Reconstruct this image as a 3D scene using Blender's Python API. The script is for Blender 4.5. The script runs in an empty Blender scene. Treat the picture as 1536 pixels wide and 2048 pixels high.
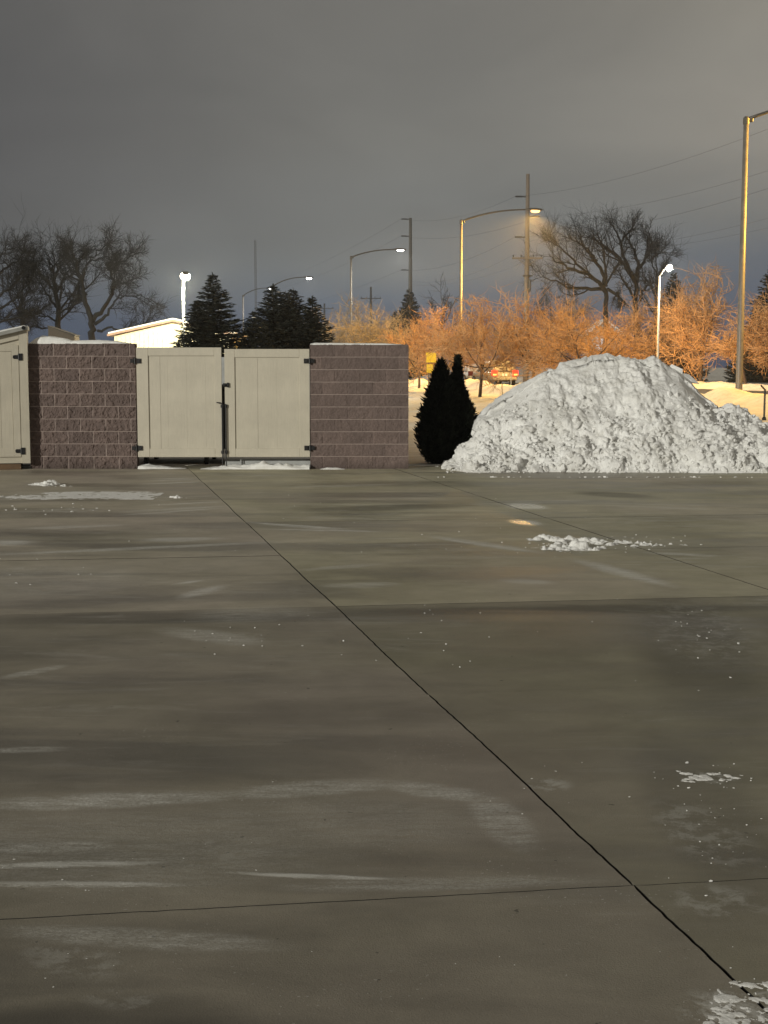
import bpy, bmesh, math, random
import numpy as np
from mathutils import Vector, Matrix

scene = bpy.context.scene
COL = scene.collection
R = math.radians

# ---------------------------------------------------------------- camera
F, PITCH, EYE = 2728.0, R(6.05), 1.6
CT, ST = math.cos(PITCH), math.sin(PITCH)

def at(px, py, Y):
    """world point at depth Y seen at photo pixel (px, py)"""
    u, v = (px - 768) / F, (1024 - py) / F
    t = Y / (CT + v * ST)
    return Vector((u * t, Y, EYE + t * (-ST + v * CT)))

def gnd(px, py, z=0.0):
    u, v = (px - 768) / F, (1024 - py) / F
    t = (EYE - z) / (ST - v * CT)
    return Vector((u * t, t * (CT + v * ST), z))

cam = bpy.data.cameras.new("camera")
cam.sensor_fit = 'VERTICAL'; cam.sensor_height = 24; cam.lens = 24 * F / 2048
cam.clip_start = 0.1; cam.clip_end = 6000
co = bpy.data.objects.new("camera", cam); COL.objects.link(co)
co.location = (0, 0, EYE); co.rotation_euler = (R(90) - PITCH, 0, 0)
scene.camera = co

# ---------------------------------------------------------------- helpers
def lin(c):
    c = c / 255.0
    return c / 12.92 if c <= 0.04045 else ((c + 0.055) / 1.055) ** 2.4
def srgb(r, g, b): return (lin(r), lin(g), lin(b), 1.0)

class NT:
    def __init__(s, tree): s.t = tree
    def n(s, kind, **kw):
        nd = s.t.nodes.new(kind)
        ins = kw.pop('ins', {})
        for k, v in kw.items(): setattr(nd, k, v)
        for k, v in ins.items(): s.set(nd, k, v)
        return nd
    def set(s, nd, k, v):
        sock = nd.inputs[k]
        if isinstance(v, bpy.types.NodeSocket): s.t.links.new(v, sock)
        elif isinstance(v, bpy.types.Node): s.t.links.new(v.outputs[0], sock)
        else: sock.default_value = v
    def math(s, op, a, b=0.0, c=None, clamp=False):
        nd = s.n('ShaderNodeMath', operation=op, use_clamp=clamp)
        s.set(nd, 0, a); s.set(nd, 1, b)
        if c is not None: s.set(nd, 2, c)
        return nd.outputs[0]
    def mapr(s, v, a, b, c=0.0, d=1.0, interp='LINEAR'):
        nd = s.n('ShaderNodeMapRange', interpolation_type=interp)
        s.set(nd, 'Value', v)
        for k, x in (('From Min', a), ('From Max', b), ('To Min', c), ('To Max', d)): s.set(nd, k, x)
        return nd.outputs[0]
    def noise(s, vec, scale, detail=4, rough=0.55, dist=0.0):
        nd = s.n('ShaderNodeTexNoise')
        s.set(nd, 'Vector', vec); s.set(nd, 'Scale', scale); s.set(nd, 'Detail', detail)
        s.set(nd, 'Roughness', rough); s.set(nd, 'Distortion', dist)
        return nd.outputs[0]
    def mapping(s, vec, scale=(1, 1, 1), rot=(0, 0, 0), loc=(0, 0, 0)):
        nd = s.n('ShaderNodeMapping')
        s.set(nd, 'Vector', vec); s.set(nd, 'Scale', scale); s.set(nd, 'Rotation', rot); s.set(nd, 'Location', loc)
        return nd.outputs[0]
    def mix(s, f, a, b, mode='MIX'):
        nd = s.n('ShaderNodeMix', data_type='RGBA', blend_type=mode)
        s.set(nd, 0, f); s.set(nd, 6, a); s.set(nd, 7, b)
        return nd.outputs[2]
    def ramp(s, f, stops, interp='LINEAR'):
        nd = s.n('ShaderNodeValToRGB'); cr = nd.color_ramp; cr.interpolation = interp
        while len(cr.elements) < len(stops): cr.elements.new(0.5)
        for e, (p, c) in zip(cr.elements, stops): e.position = p; e.color = c
        s.set(nd, 0, f)
        return nd.outputs[0]

def new_mat(name):
    m = bpy.data.materials.new(name); m.use_nodes = True
    nt = m.node_tree; nt.nodes.clear()
    k = NT(nt)
    out = k.n('ShaderNodeOutputMaterial'); p = k.n('ShaderNodeBsdfPrincipled')
    nt.links.new(p.outputs[0], out.inputs[0])
    return m, k, p

def simple(name, c, rough=0.6, metal=0.0, var=0.18, scale=6.0, bump=0.0, spec=0.5, bscale=None):
    m, k, p = new_mat(name)
    tc = k.n('ShaderNodeTexCoord').outputs['Object']
    n1 = k.noise(tc, scale, 5, 0.6)
    f = k.mapr(n1, 0.3, 0.7)
    a = tuple(x * (1 - var) for x in c[:3]) + (1,); b = tuple(min(1, x * (1 + var)) for x in c[:3]) + (1,)
    k.set(p, 'Base Color', k.mix(f, a, b))
    k.set(p, 'Roughness', k.mapr(n1, 0.3, 0.7, max(0.02, rough - 0.07), min(1, rough + 0.07)))
    k.set(p, 'Metallic', metal); k.set(p, 'Specular IOR Level', spec)
    if bump:
        bn = k.n('ShaderNodeBump'); k.set(bn, 'Height', k.noise(tc, bscale or scale * 6, 6, 0.65))
        k.set(bn, 'Strength', bump); k.set(bn, 'Distance', 0.02); k.set(p, 'Normal', bn)
    return m

def emitter(name, c, strength):
    m, k, p = new_mat(name)
    k.set(p, 'Base Color', tuple(x * .25 for x in c[:3]) + (1,)); k.set(p, 'Roughness', 0.3)
    k.set(p, 'Emission Color', c); k.set(p, 'Emission Strength', strength)
    return m

def tag(o, label=None, cat=None, group=None, kind=None):
    if label: o['label'] = label
    if cat: o['category'] = cat
    if group: o['group'] = group
    if kind: o['kind'] = kind
    elif label and cat: o['kind'] = 'thing'
    return o

def empty(name, loc, label, cat, group=None, rz=0.0):
    o = bpy.data.objects.new(name, None); COL.objects.link(o)
    o.location = loc; o.rotation_euler = (0, 0, rz); o.empty_display_size = 0.2
    return tag(o, label, cat, group)

class MB:
    def __init__(s): s.v = []; s.f = []; s.m = []; s.nv = 0
    def add(s, verts, faces, mi=0):
        verts = np.asarray(verts, dtype=float).reshape(-1, 3)
        o = s.nv; s.v.append(verts); s.nv += len(verts)
        for f in faces: s.f.append(tuple(int(i) + o for i in f)); s.m.append(mi)
    def box(s, c, size, bev=0.0, mi=0, rot=None):
        hx, hy, hz = size[0] / 2, size[1] / 2, size[2] / 2
        b = min(bev, hx * .49, hy * .49, hz * .49)
        bm = bmesh.new()
        if b > 0:
            for sx in (-1, 1):
                for sy in (-1, 1):
                    for sz in (-1, 1):
                        bm.verts.new((sx * (hx - b), sy * (hy - b), sz * hz))
                        bm.verts.new((sx * (hx - b), sy * hy, sz * (hz - b)))
                        bm.verts.new((sx * hx, sy * (hy - b), sz * (hz - b)))
            bmesh.ops.convex_hull(bm, input=bm.verts[:])
            bmesh.ops.dissolve_limit(bm, angle_limit=0.01, verts=bm.verts[:], edges=bm.edges[:])
        else:
            bmesh.ops.create_cube(bm, size=1.0, matrix=Matrix.Diagonal((size[0], size[1], size[2], 1)))
        M = Matrix.Translation(Vector(c))
        if rot is not None: M = M @ rot.to_4x4()
        bm.verts.index_update()
        vs = [M @ v.co for v in bm.verts]
        s.add([tuple(v) for v in vs], [[v.index for v in f.verts] for f in bm.faces], mi)
        bm.free()
    def tube(s, pts, rad, sides=8, mi=0, cap=True):
        P = np.asarray([tuple(p) for p in pts], dtype=float)
        n = len(P)
        r = np.full(n, rad, dtype=float) if np.isscalar(rad) else np.asarray(rad, dtype=float)
        T = np.gradient(P, axis=0); T /= (np.linalg.norm(T, axis=1)[:, None] + 1e-12)
        ref = np.array((0, 0, 1.0)) if abs(T[:, 2]).mean() < 0.8 else np.array((1.0, 0, 0))
        U = np.cross(T, ref); U /= (np.linalg.norm(U, axis=1)[:, None] + 1e-9)
        W = np.cross(T, U)
        a = np.arange(sides) / sides * 2 * np.pi
        V = P[:, None] + r[:, None, None] * (np.cos(a)[None, :, None] * U[:, None] + np.sin(a)[None, :, None] * W[:, None])
        fs = []
        for i in range(n - 1):
            for j in range(sides):
                k = (j + 1) % sides
                fs.append((i * sides + j, i * sides + k, (i + 1) * sides + k, (i + 1) * sides + j))
        if cap:
            fs.append(tuple(range(sides))[::-1]); fs.append(tuple((n - 1) * sides + j for j in range(sides)))
        s.add(V.reshape(-1, 3), fs, mi)
    def lathe(s, c, prof, sides=16, mi=0):
        """prof: list of (radius, z) from bottom to top"""
        s.tube([(c[0], c[1], c[2] + z) for r, z in prof], [max(r, 1e-4) for r, z in prof], sides, mi)
    def ellipsoid(s, c, rad, sub=2, noise=0.0, rng=None, mi=0, rot=None):
        bm = bmesh.new(); bmesh.ops.create_icosphere(bm, subdivisions=sub, radius=1.0)
        vs = []
        ph = [rng.uniform(0, 6.28) for _ in range(6)] if rng else [0] * 6
        for v in bm.verts:
            x, y, z = v.co
            d = 1.0
            if noise:
                d += noise * (math.sin(3.1 * x + ph[0]) * math.sin(2.7 * y + ph[1]) + 0.6 * math.sin(5.3 * z + ph[2] + 3 * x) + 0.5 * math.sin(7.1 * y + ph[3] - 4 * z))
            w = Vector((x * rad[0] * d, y * rad[1] * d, z * rad[2] * d))
            if rot is not None: w = rot @ w
            vs.append((w.x + c[0], w.y + c[1], w.z + c[2]))
        bm.verts.index_update()
        s.add(vs, [[v.index for v in f.verts] for f in bm.faces], mi); bm.free()
    def chunk(s, c, rad, rng, rot=None, n=16, mi=0):
        """angular broken lump: hull of random points on an ellipsoid"""
        bm = bmesh.new()
        for _ in range(n):
            v = Vector((rng.gauss(0, 1), rng.gauss(0, 1), rng.gauss(0, 1))).normalized() * rng.uniform(.82, 1.08)
            v = Vector((v.x * rad[0], v.y * rad[1], v.z * rad[2]))
            bm.verts.new(rot @ v if rot is not None else v)
        r_ = bmesh.ops.convex_hull(bm, input=bm.verts[:])
        inner = [g for g in r_['geom_interior'] if isinstance(g, bmesh.types.BMVert)]
        if inner: bmesh.ops.delete(bm, geom=inner, context='VERTS')
        bm.verts.index_update()
        s.add([(v.co.x + c[0], v.co.y + c[1], v.co.z + c[2]) for v in bm.verts], [[v.index for v in f.verts] for f in bm.faces], mi); bm.free()
    def prism(s, poly, y0, y1, mi=0):
        """poly of (x, z), extruded from y0 to y1"""
        n = len(poly)
        v = [(x, y0, z) for x, z in poly] + [(x, y1, z) for x, z in poly]
        fs = [tuple(range(n)), tuple(range(n, 2 * n))[::-1]] + [(i, i + n, (i + 1) % n + n, (i + 1) % n) for i in range(n)]
        s.add(v, fs, mi)
    def mesh(s, name, mats, smooth=False):
        me = bpy.data.meshes.new(name)
        V = np.concatenate(s.v) if s.v else np.zeros((0, 3))
        me.from_pydata([tuple(x) for x in V.tolist()], [], s.f)
        for m in (mats if isinstance(mats, (list, tuple)) else [mats]): me.materials.append(m)
        me.polygons.foreach_set('material_index', s.m)
        if smooth: me.polygons.foreach_set('use_smooth', [True] * len(s.f))
        bm = bmesh.new(); bm.from_mesh(me); bmesh.ops.recalc_face_normals(bm, faces=bm.faces[:]); bm.to_mesh(me); bm.free()
        return me
    def build(s, name, mats, parent=None, smooth=False):
        o = bpy.data.objects.new(name, s.mesh(name, mats, smooth)); COL.objects.link(o)
        if parent is not None: o.parent = parent
        return o

def copy_tree(o, parent=None):
    c = o.copy(); COL.objects.link(c)
    if parent is not None: c.parent = parent
    for ch in list(o.children): copy_tree(ch, c)
    return c

# ---- numpy noise
def _hash(ix, iy, iz, seed):
    h = (ix * 374761393 + iy * 668265263 + iz * 2147483647 + seed * 974634777) & 0xffffffff
    h = ((h ^ (h >> 13)) * 1274126177) & 0xffffffff
    h = ((h ^ (h >> 15)) * 2246822519) & 0xffffffff
    return ((h ^ (h >> 16)) & 0xffff) / 65535.0
def vnoise(P, seed=0):
    P = np.asarray(P); I = np.floor(P).astype(np.int64); f = P - I; f = f * f * (3 - 2 * f)
    r = 0
    for dx in (0, 1):
        for dy in (0, 1):
            for dz in (0, 1):
                w = (f[..., 0] if dx else 1 - f[..., 0]) * (f[..., 1] if dy else 1 - f[..., 1]) * (f[..., 2] if dz else 1 - f[..., 2])
                r = r + w * _hash(I[..., 0] + dx, I[..., 1] + dy, I[..., 2] + dz, seed)
    return r * 2 - 1
def fbm(P, octaves=4, seed=0, gain=0.5):
    a, s, r = 1.0, 0, 0
    P = np.asarray(P, dtype=float)
    for o in range(octaves):
        r = r + a * vnoise(P, seed + o * 17); P = P * 2.03 + 5.3; a *= gain
    return r
def worley(P, seed=0):
    """F1 distance and a random value of the nearest cell"""
    P = np.asarray(P, dtype=float); I = np.floor(P).astype(np.int64)
    best = np.full(P.shape[:-1], 9.0); val = np.zeros(P.shape[:-1])
    for dx in (-1, 0, 1):
        for dy in (-1, 0, 1):
            for dz in (-1, 0, 1):
                C = I + np.array((dx, dy, dz))
                q = np.stack([C[..., k] + _hash(C[..., 0], C[..., 1], C[..., 2], seed + 31 * k) for k in range(3)], -1)
                d = np.linalg.norm(P - q, axis=-1); m = d < best
                best = np.where(m, d, best); val = np.where(m, _hash(C[..., 0], C[..., 1], C[..., 2], seed + 99), val)
    return best, val
def sstep(x, a, b):
    t = np.clip((np.asarray(x, dtype=float) - a) / (b - a), 0, 1); return t * t * (3 - 2 * t)

def grid_mesh(name, X, Y, Z, mats, smooth=True, mat_idx=None):
    ny, nx = X.shape
    V = np.stack([X, Y, Z], -1).reshape(-1, 3)
    i = np.arange(ny * nx).reshape(ny, nx)
    q = np.stack([i[:-1, :-1], i[:-1, 1:], i[1:, 1:], i[1:, :-1]], -1).reshape(-1, 4)
    me = bpy.data.meshes.new(name)
    me.vertices.add(len(V)); me.vertices.foreach_set('co', V.ravel())
    me.loops.add(q.size); me.loops.foreach_set('vertex_index', q.ravel().astype(np.int32))
    me.polygons.add(len(q)); me.polygons.foreach_set('loop_start', (np.arange(len(q)) * 4).astype(np.int32))
    for m in mats: me.materials.append(m)
    if mat_idx is not None: me.polygons.foreach_set('material_index', mat_idx.ravel().astype(np.int32))
    me.polygons.foreach_set('use_smooth', np.full(len(q), smooth))
    me.update(); me.validate()
    return me

# ---------------------------------------------------------------- light and sky
SUN_AZ, SUN_EL = R(41), R(13)     # the light comes from behind on the left, low
sd = bpy.data.lights.new("sun", 'SUN'); sd.energy = 2.25; sd.angle = R(0.6); sd.color = (1.0, 0.97, 0.87)
so = bpy.data.objects.new("sun", sd); COL.objects.link(so)
trav = Vector((math.sin(SUN_AZ) * math.cos(SUN_EL), math.cos(SUN_AZ) * math.cos(SUN_EL), -math.sin(SUN_EL)))
so.rotation_euler = trav.to_track_quat('-Z', 'Y').to_euler(); so.location = (-15, -10, 8)

w = bpy.data.worlds.new("World"); scene.world = w; w.use_nodes = True
nt = w.node_tree; nt.nodes.clear(); k = NT(nt)
wo = k.n('ShaderNodeOutputWorld')
sky = k.n('ShaderNodeTexSky', sky_type='NISHITA', sun_disc=False)
sky.sun_elevation = SUN_EL; sky.sun_rotation = math.pi + SUN_AZ
bg1 = k.n('ShaderNodeBackground'); k.set(bg1, 'Color', sky.outputs[0]); k.set(bg1, 'Strength', 0.004)
dirv = k.n('ShaderNodeTexCoord').outputs['Generated']
sep = k.n('ShaderNodeSeparateXYZ'); k.set(sep, 0, dirv)
z = k.math('MAXIMUM', sep.outputs[2], 0.0)
cn = k.noise(k.mapping(dirv, (1.2, 1.2, 5.0)), 3.2, 5, 0.55, 0.4)
zz = k.math('ADD', z, k.math('MULTIPLY', k.math('SUBTRACT', cn, 0.5), 0.035))
left = k.ramp(zz, [(0, srgb(62, 74, 96)), (.03, srgb(72, 84, 105)), (.047, srgb(84, 92, 107)), (.075, srgb(88, 91, 96)), (.105, srgb(90, 89, 90)), (.16, srgb(85, 83, 83)), (.26, srgb(86, 84, 81)), (1, srgb(87, 85, 81))])
mid = k.ramp(zz, [(0, srgb(66, 77, 98)), (.03, srgb(76, 87, 107)), (.047, srgb(92, 101, 114)), (.07, srgb(113, 116, 118)), (.105, srgb(117, 117, 115)), (.16, srgb(116, 114, 109)), (.26, srgb(109, 106, 100)), (1, srgb(110, 106, 98))])
right = k.ramp(zz, [(0, srgb(64, 75, 98)), (.03, srgb(72, 82, 104)), (.055, srgb(82, 90, 107)), (.08, srgb(92, 98, 109)), (.105, srgb(115, 115, 114)), (.16, srgb(142, 137, 128)), (.26, srgb(139, 133, 121)), (1, srgb(142, 135, 121))])
fx1 = k.mapr(sep.outputs[0], -0.3, 0.03, interp='SMOOTHSTEP'); fx2 = k.mapr(sep.outputs[0], 0.0, 0.32, interp='SMOOTHSTEP')
c = k.mix(fx2, k.mix(fx1, left, mid), right)
soft = k.mapr(k.noise(k.mapping(dirv, (1, 1, 2.6), (0, R(12), 0)), 5.0, 6, 0.52, .5), 0.3, 0.7, 0.90, 1.10)
sc_ = k.n('ShaderNodeVectorMath', operation='SCALE'); k.set(sc_, 0, c); k.set(sc_, 'Scale', soft)
bg2 = k.n('ShaderNodeBackground'); k.set(bg2, 'Color', sc_.outputs[0]); k.set(bg2, 'Strength', 1.04)
addw = k.n('ShaderNodeAddShader'); nt.links.new(bg1.outputs[0], addw.inputs[0]); nt.links.new(bg2.outputs[0], addw.inputs[1])
nt.links.new(addw.outputs[0], wo.inputs[0])

vs = scene.view_settings
scene.display_settings.display_device = 'sRGB'
vs.view_transform = 'Standard'; vs.look = 'None'; vs.exposure = 0; vs.gamma = 1; vs.use_curve_mapping = False
try:
    scene.cycles.use_denoising = True
    scene.cycles.max_bounces = 5; scene.cycles.diffuse_bounces = 3; scene.cycles.glossy_bounces = 2
    scene.cycles.caustics_reflective = False; scene.cycles.caustics_refractive = False
    scene.cycles.sample_clamp_indirect = 4
except Exception: pass

def spot(parent, loc, color, power, radius=0.12, size=165, aim=(0, 0, -1), blend=0.5):
    l = bpy.data.lights.new("lamp_light", 'SPOT'); l.energy = power; l.color = color
    l.shadow_soft_size = radius; l.spot_size = R(size); l.spot_blend = blend
    o = bpy.data.objects.new("lamp_light", l); COL.objects.link(o)
    o.parent = parent; o.location = loc
    o.rotation_euler = Vector(aim).to_track_quat('-Z', 'Y').to_euler()
    return o

# ---------------------------------------------------------------- materials
def snow_mat(name, dirt=0.25, base=(0.80, 0.80, 0.77), dcol=(0.40, 0.375, 0.31), bump=0.5, bscale=14):
    m, k, p = new_mat(name)
    tc = k.n('ShaderNodeTexCoord').outputs['Object']
    d1 = k.noise(tc, 1.3, 6, 0.65, 0.4); d2 = k.noise(tc, 9, 5, 0.65)
    d = k.math('MULTIPLY', k.mapr(d1, 0.40, 0.75), k.mapr(d2, 0.25, 0.7))
    spots = k.mapr(k.noise(tc, 35, 3, 0.6), 0.66, 0.74, 0, 0.5)
    mt = k.mapr(k.noise(k.mapping(tc, (1, 1, .7)), 4.2, 7, 0.68, 0.5), 0.48, 0.66, 0, 0.50)
    f = k.math('MULTIPLY', k.math('MAXIMUM', k.math('MAXIMUM', d, spots), mt), dirt * 2.4, clamp=True)
    k.set(p, 'Base Color', k.mix(f, base + (1,), dcol + (1,)))
    k.set(p, 'Roughness', 0.55); k.set(p, 'Specular IOR Level', 0.3)
    bn = k.n('ShaderNodeBump'); k.set(bn, 'Height', k.noise(tc, bscale, 7, 0.7)); k.set(bn, 'Strength', bump); k.set(bn, 'Distance', 0.05)
    k.set(p, 'Normal', bn)
    return m
M_SNOW = snow_mat('snow', 0.04, base=(0.90, 0.90, 0.87), bscale=30, bump=0.35)
M_PILE = snow_mat('piled_snow', 0.36, base=(0.93, 0.93, 0.91), dcol=(0.46, 0.44, 0.38), bump=0.5, bscale=26)
M_FIELD = snow_mat('field_snow', 0.34, base=(0.80, 0.78, 0.72), dcol=(0.34, 0.27, 0.17), bump=0.4, bscale=3)
M_BLACK = simple('black_iron', (0.012, 0.012, 0.013), 0.45)
M_GATE = None
def wood_paint(name, c):
    m, k, p = new_mat(name)
    tc = k.n('ShaderNodeTexCoord').outputs['Object']
    g = k.noise(k.mapping(tc, (60, 60, 4)), 1.0, 6, 0.7)
    b = k.noise(tc, 2.2, 4, 0.6)
    f = k.math('ADD', k.math('MULTIPLY', g, 0.5), k.math('MULTIPLY', b, 0.6))
    k.set(p, 'Base Color', k.mix(k.mapr(f, 0.35, 0.75), tuple(x * .86 for x in c) + (1,), tuple(min(1, x * 1.1) for x in c) + (1,)))
    k.set(p, 'Roughness', 0.55)
    bn = k.n('ShaderNodeBump'); k.set(bn, 'Height', g); k.set(bn, 'Strength', 0.25); k.set(bn, 'Distance', 0.006)
    k.set(p, 'Normal', bn)
    return m
M_GATE = wood_paint('beige_paint', (0.575, 0.532, 0.43))
M_BROWNWOOD = simple('brown_timber', (0.14, 0.085, 0.045), 0.7)
def block_mat(name, c, stain=True):
    m, k, p = new_mat(name)
    tc = k.n('ShaderNodeTexCoord').outputs['Object']
    n1 = k.noise(tc, 30, 6, 0.7); n2 = k.noise(tc, 3.0, 4, 0.6)
    f = k.math('ADD', k.math('MULTIPLY', n1, 0.6), k.math('MULTIPLY', n2, 0.4))
    col = k.mix(k.mapr(f, 0.33, 0.68), tuple(x * .66 for x in c) + (1,), tuple(x * 1.3 for x in c) + (1,))
    bt = k.n('ShaderNodeAttribute', attribute_name='tone', attribute_type='GEOMETRY').outputs['Fac']
    col = k.mix(k.mapr(bt, 0, 1, .42, .0), col, (c[0] * .5, c[1] * .52, c[2] * .55, 1))
    sp = k.n('ShaderNodeSeparateXYZ'); k.set(sp, 0, tc)
    low = k.mapr(k.math('ADD', sp.outputs[2], k.math('MULTIPLY', n2, 0.15)), 0.08, 0.22, 0.55, 0.0)
    k.set(p, 'Base Color', k.mix(low, col, (c[0] * .35, c[1] * .36, c[2] * .36, 1)))
    k.set(p, 'Roughness', 0.85); k.set(p, 'Specular IOR Level', 0.25)
    bn = k.n('ShaderNodeBump'); k.set(bn, 'Height', n1); k.set(bn, 'Strength', 0.35); k.set(bn, 'Distance', 0.012)
    k.set(p, 'Normal', bn)
    return m
M_BLOCK = block_mat('split_block', (0.190, 0.142, 0.126))
M_MORTAR = simple('mortar', (0.34, 0.275, 0.245), 0.85, var=0.25, scale=9)
M_GREYWALL = simple('grey_render', (0.42, 0.43, 0.42), 0.8)
M_BARK_DARK = simple('dark_bark', (0.009, 0.0082, 0.0078), 0.9, scale=20)
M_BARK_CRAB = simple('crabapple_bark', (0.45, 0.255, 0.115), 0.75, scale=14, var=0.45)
M_BARK_TRUNK = simple('crabapple_trunk_bark', (0.07, 0.045, 0.03), 0.8, scale=14, var=0.35)
M_BARK_BEIGE = simple('brush_bark', (0.30, 0.24, 0.16), 0.75, scale=14, var=0.4)
M_SPRUCE = simple('spruce_needles', (0.019, 0.024, 0.018), 0.75, scale=3, var=0.5)
M_ARBOR = simple('arborvitae_leaves', (0.014, 0.017, 0.011), 0.9, scale=4, var=0.5, spec=0.1)
M_GALV = simple('galvanized_steel', (0.17, 0.155, 0.135), 0.5, metal=0.15)
M_DARKMETAL = simple('dark_bracket_metal', (0.07, 0.065, 0.055), 0.5)
M_WHITEPOLE = simple('white_pole_paint', (0.36, 0.36, 0.33), 0.5)
M_POLEWOOD = simple('pole_timber', (0.20, 0.165, 0.13), 0.8, scale=10)
M_FARWOOD = simple('far_pole_timber', (0.055, 0.06, 0.066), 0.8)
M_WIRE = simple('wire', (0.035, 0.035, 0.037), 0.6)
M_CREAM = simple('cream_siding', (0.72, 0.68, 0.50), 0.7)
M_TAN = simple('tan_siding', (0.11, 0.09, 0.065), 0.8)
M_ROOFTRIM = simple('red_roof_trim', (0.36, 0.235, 0.17), 0.7)
M_CARW = simple('white_car_paint', (0.72, 0.72, 0.70), 0.3)
M_CARB = simple('beige_car_paint', (0.30, 0.27, 0.20), 0.3)
M_GLASS = simple('car_glass', (0.02, 0.022, 0.025), 0.1)
M_TYRE = simple('tyre_rubber', (0.015, 0.015, 0.015), 0.8)
M_RIM = simple('wheel_rim', (0.4, 0.4, 0.4), 0.35, metal=0.8)
M_TAILOFF = simple('tail_lens', (0.16, 0.01, 0.012), 0.25)
M_TAILON = emitter('lit_tail_lens', (1.0, 0.03, 0.012, 1), 3.5)
M_TAILHOT = emitter('lit_tail_bulb', (1.0, 0.42, 0.08, 1), 3.0)
M_PLATE = simple('number_plate', (0.7, 0.7, 0.66), 0.5)
M_SIGN = simple('yellow_sign_sheet', (0.72, 0.48, 0.03), 0.45, var=0.1)
M_NA = emitter('sodium_lens', (1.0, 0.56, 0.17, 1), 4.0)
M_LED = emitter('white_led_lens', (1.0, 0.97, 0.90, 1), 22.0)
M_FLOOD = emitter('warm_flood_lens', (1.0, 0.92, 0.72, 1), 40.0)
M_ASPHALT = simple('wet_asphalt', (0.075, 0.072, 0.068), 0.55, scale=2)

# ---------------------------------------------------------------- terrain
def s_road(x, y): return x + 0.243 * y - 23.3          # >0 : right of the lamp line
def terrain(x, y):
    x = np.asarray(x, dtype=float); y = np.asarray(y, dtype=float)
    s = s_road(x, y)
    P = np.stack([x, y, np.zeros_like(x)], -1)
    z = 0.35 * sstep(s, -14, -4)
    z = np.where(y < 22.35, -0.10, np.maximum(z, 0.0) + 0.03 * sstep(y, 22.3, 24) + 0.035 * fbm(P * 0.6, 3, 3) * sstep(y, 23, 30))
    near = np.exp(-((s + 1.6) / 1.0) ** 2) * (0.42 + 0.22 * fbm(P * 0.55, 3, 5))
    far = np.exp(-((s - 14.2) / 1.0) ** 2) * (0.42 + 0.16 * fbm(P * 0.5, 3, 8))
    act = sstep(y, 30, 42)
    z = z + act * (near + far)
    lump = sstep(y, 26, 32) * (1 - sstep(s, -9, -6)) * np.maximum(0, fbm(P * 0.28, 3, 21)) * 0.16
    return z + lump
def tz(x, y): return float(terrain(np.array([x]), np.array([y]))[0])

xs = np.concatenate([[-4000, -1500, -600, -300, -150, -100], np.arange(-70, -12, 2.0), np.arange(-12, 30, 0.35), np.arange(30, 80, 2.0), [100, 150, 300, 600, 1500, 4000]])
ys = np.concatenate([[-1500, -300, -60, 0, 22.30, 22.36], np.arange(22.8, 40, 0.4), np.arange(40, 120, 0.5), np.arange(120, 190, 2.0), [200, 230, 280, 350, 500, 800, 1500, 5000]])
GX, GY = np.meshgrid(xs, ys)
GZ = terrain(GX, GY)
g = bpy.data.objects.new('ground', grid_mesh('ground', GX, GY, GZ, [M_FIELD])); COL.objects.link(g)
tag(g, 'snow covered ground beyond the concrete lot', kind='structure')

# road: a sheet following the terrain
sv = np.linspace(0.3, 12.3, 9); tv = np.arange(-10, 420, 3.0)
S_, T_ = np.meshgrid(sv, tv)
RX = S_ + 23.3 - 0.243 * T_; RY = T_ * 1.0
RZ = np.full_like(RX, 0.43) + 0.0 * RX
mk = tv > 25
r = bpy.data.objects.new('road', grid_mesh('road', RX[mk], RY[mk], RZ[mk], [M_ASPHALT])); COL.objects.link(r)
tag(r, 'wet asphalt street behind the plowed snow banks', kind='structure')

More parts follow.
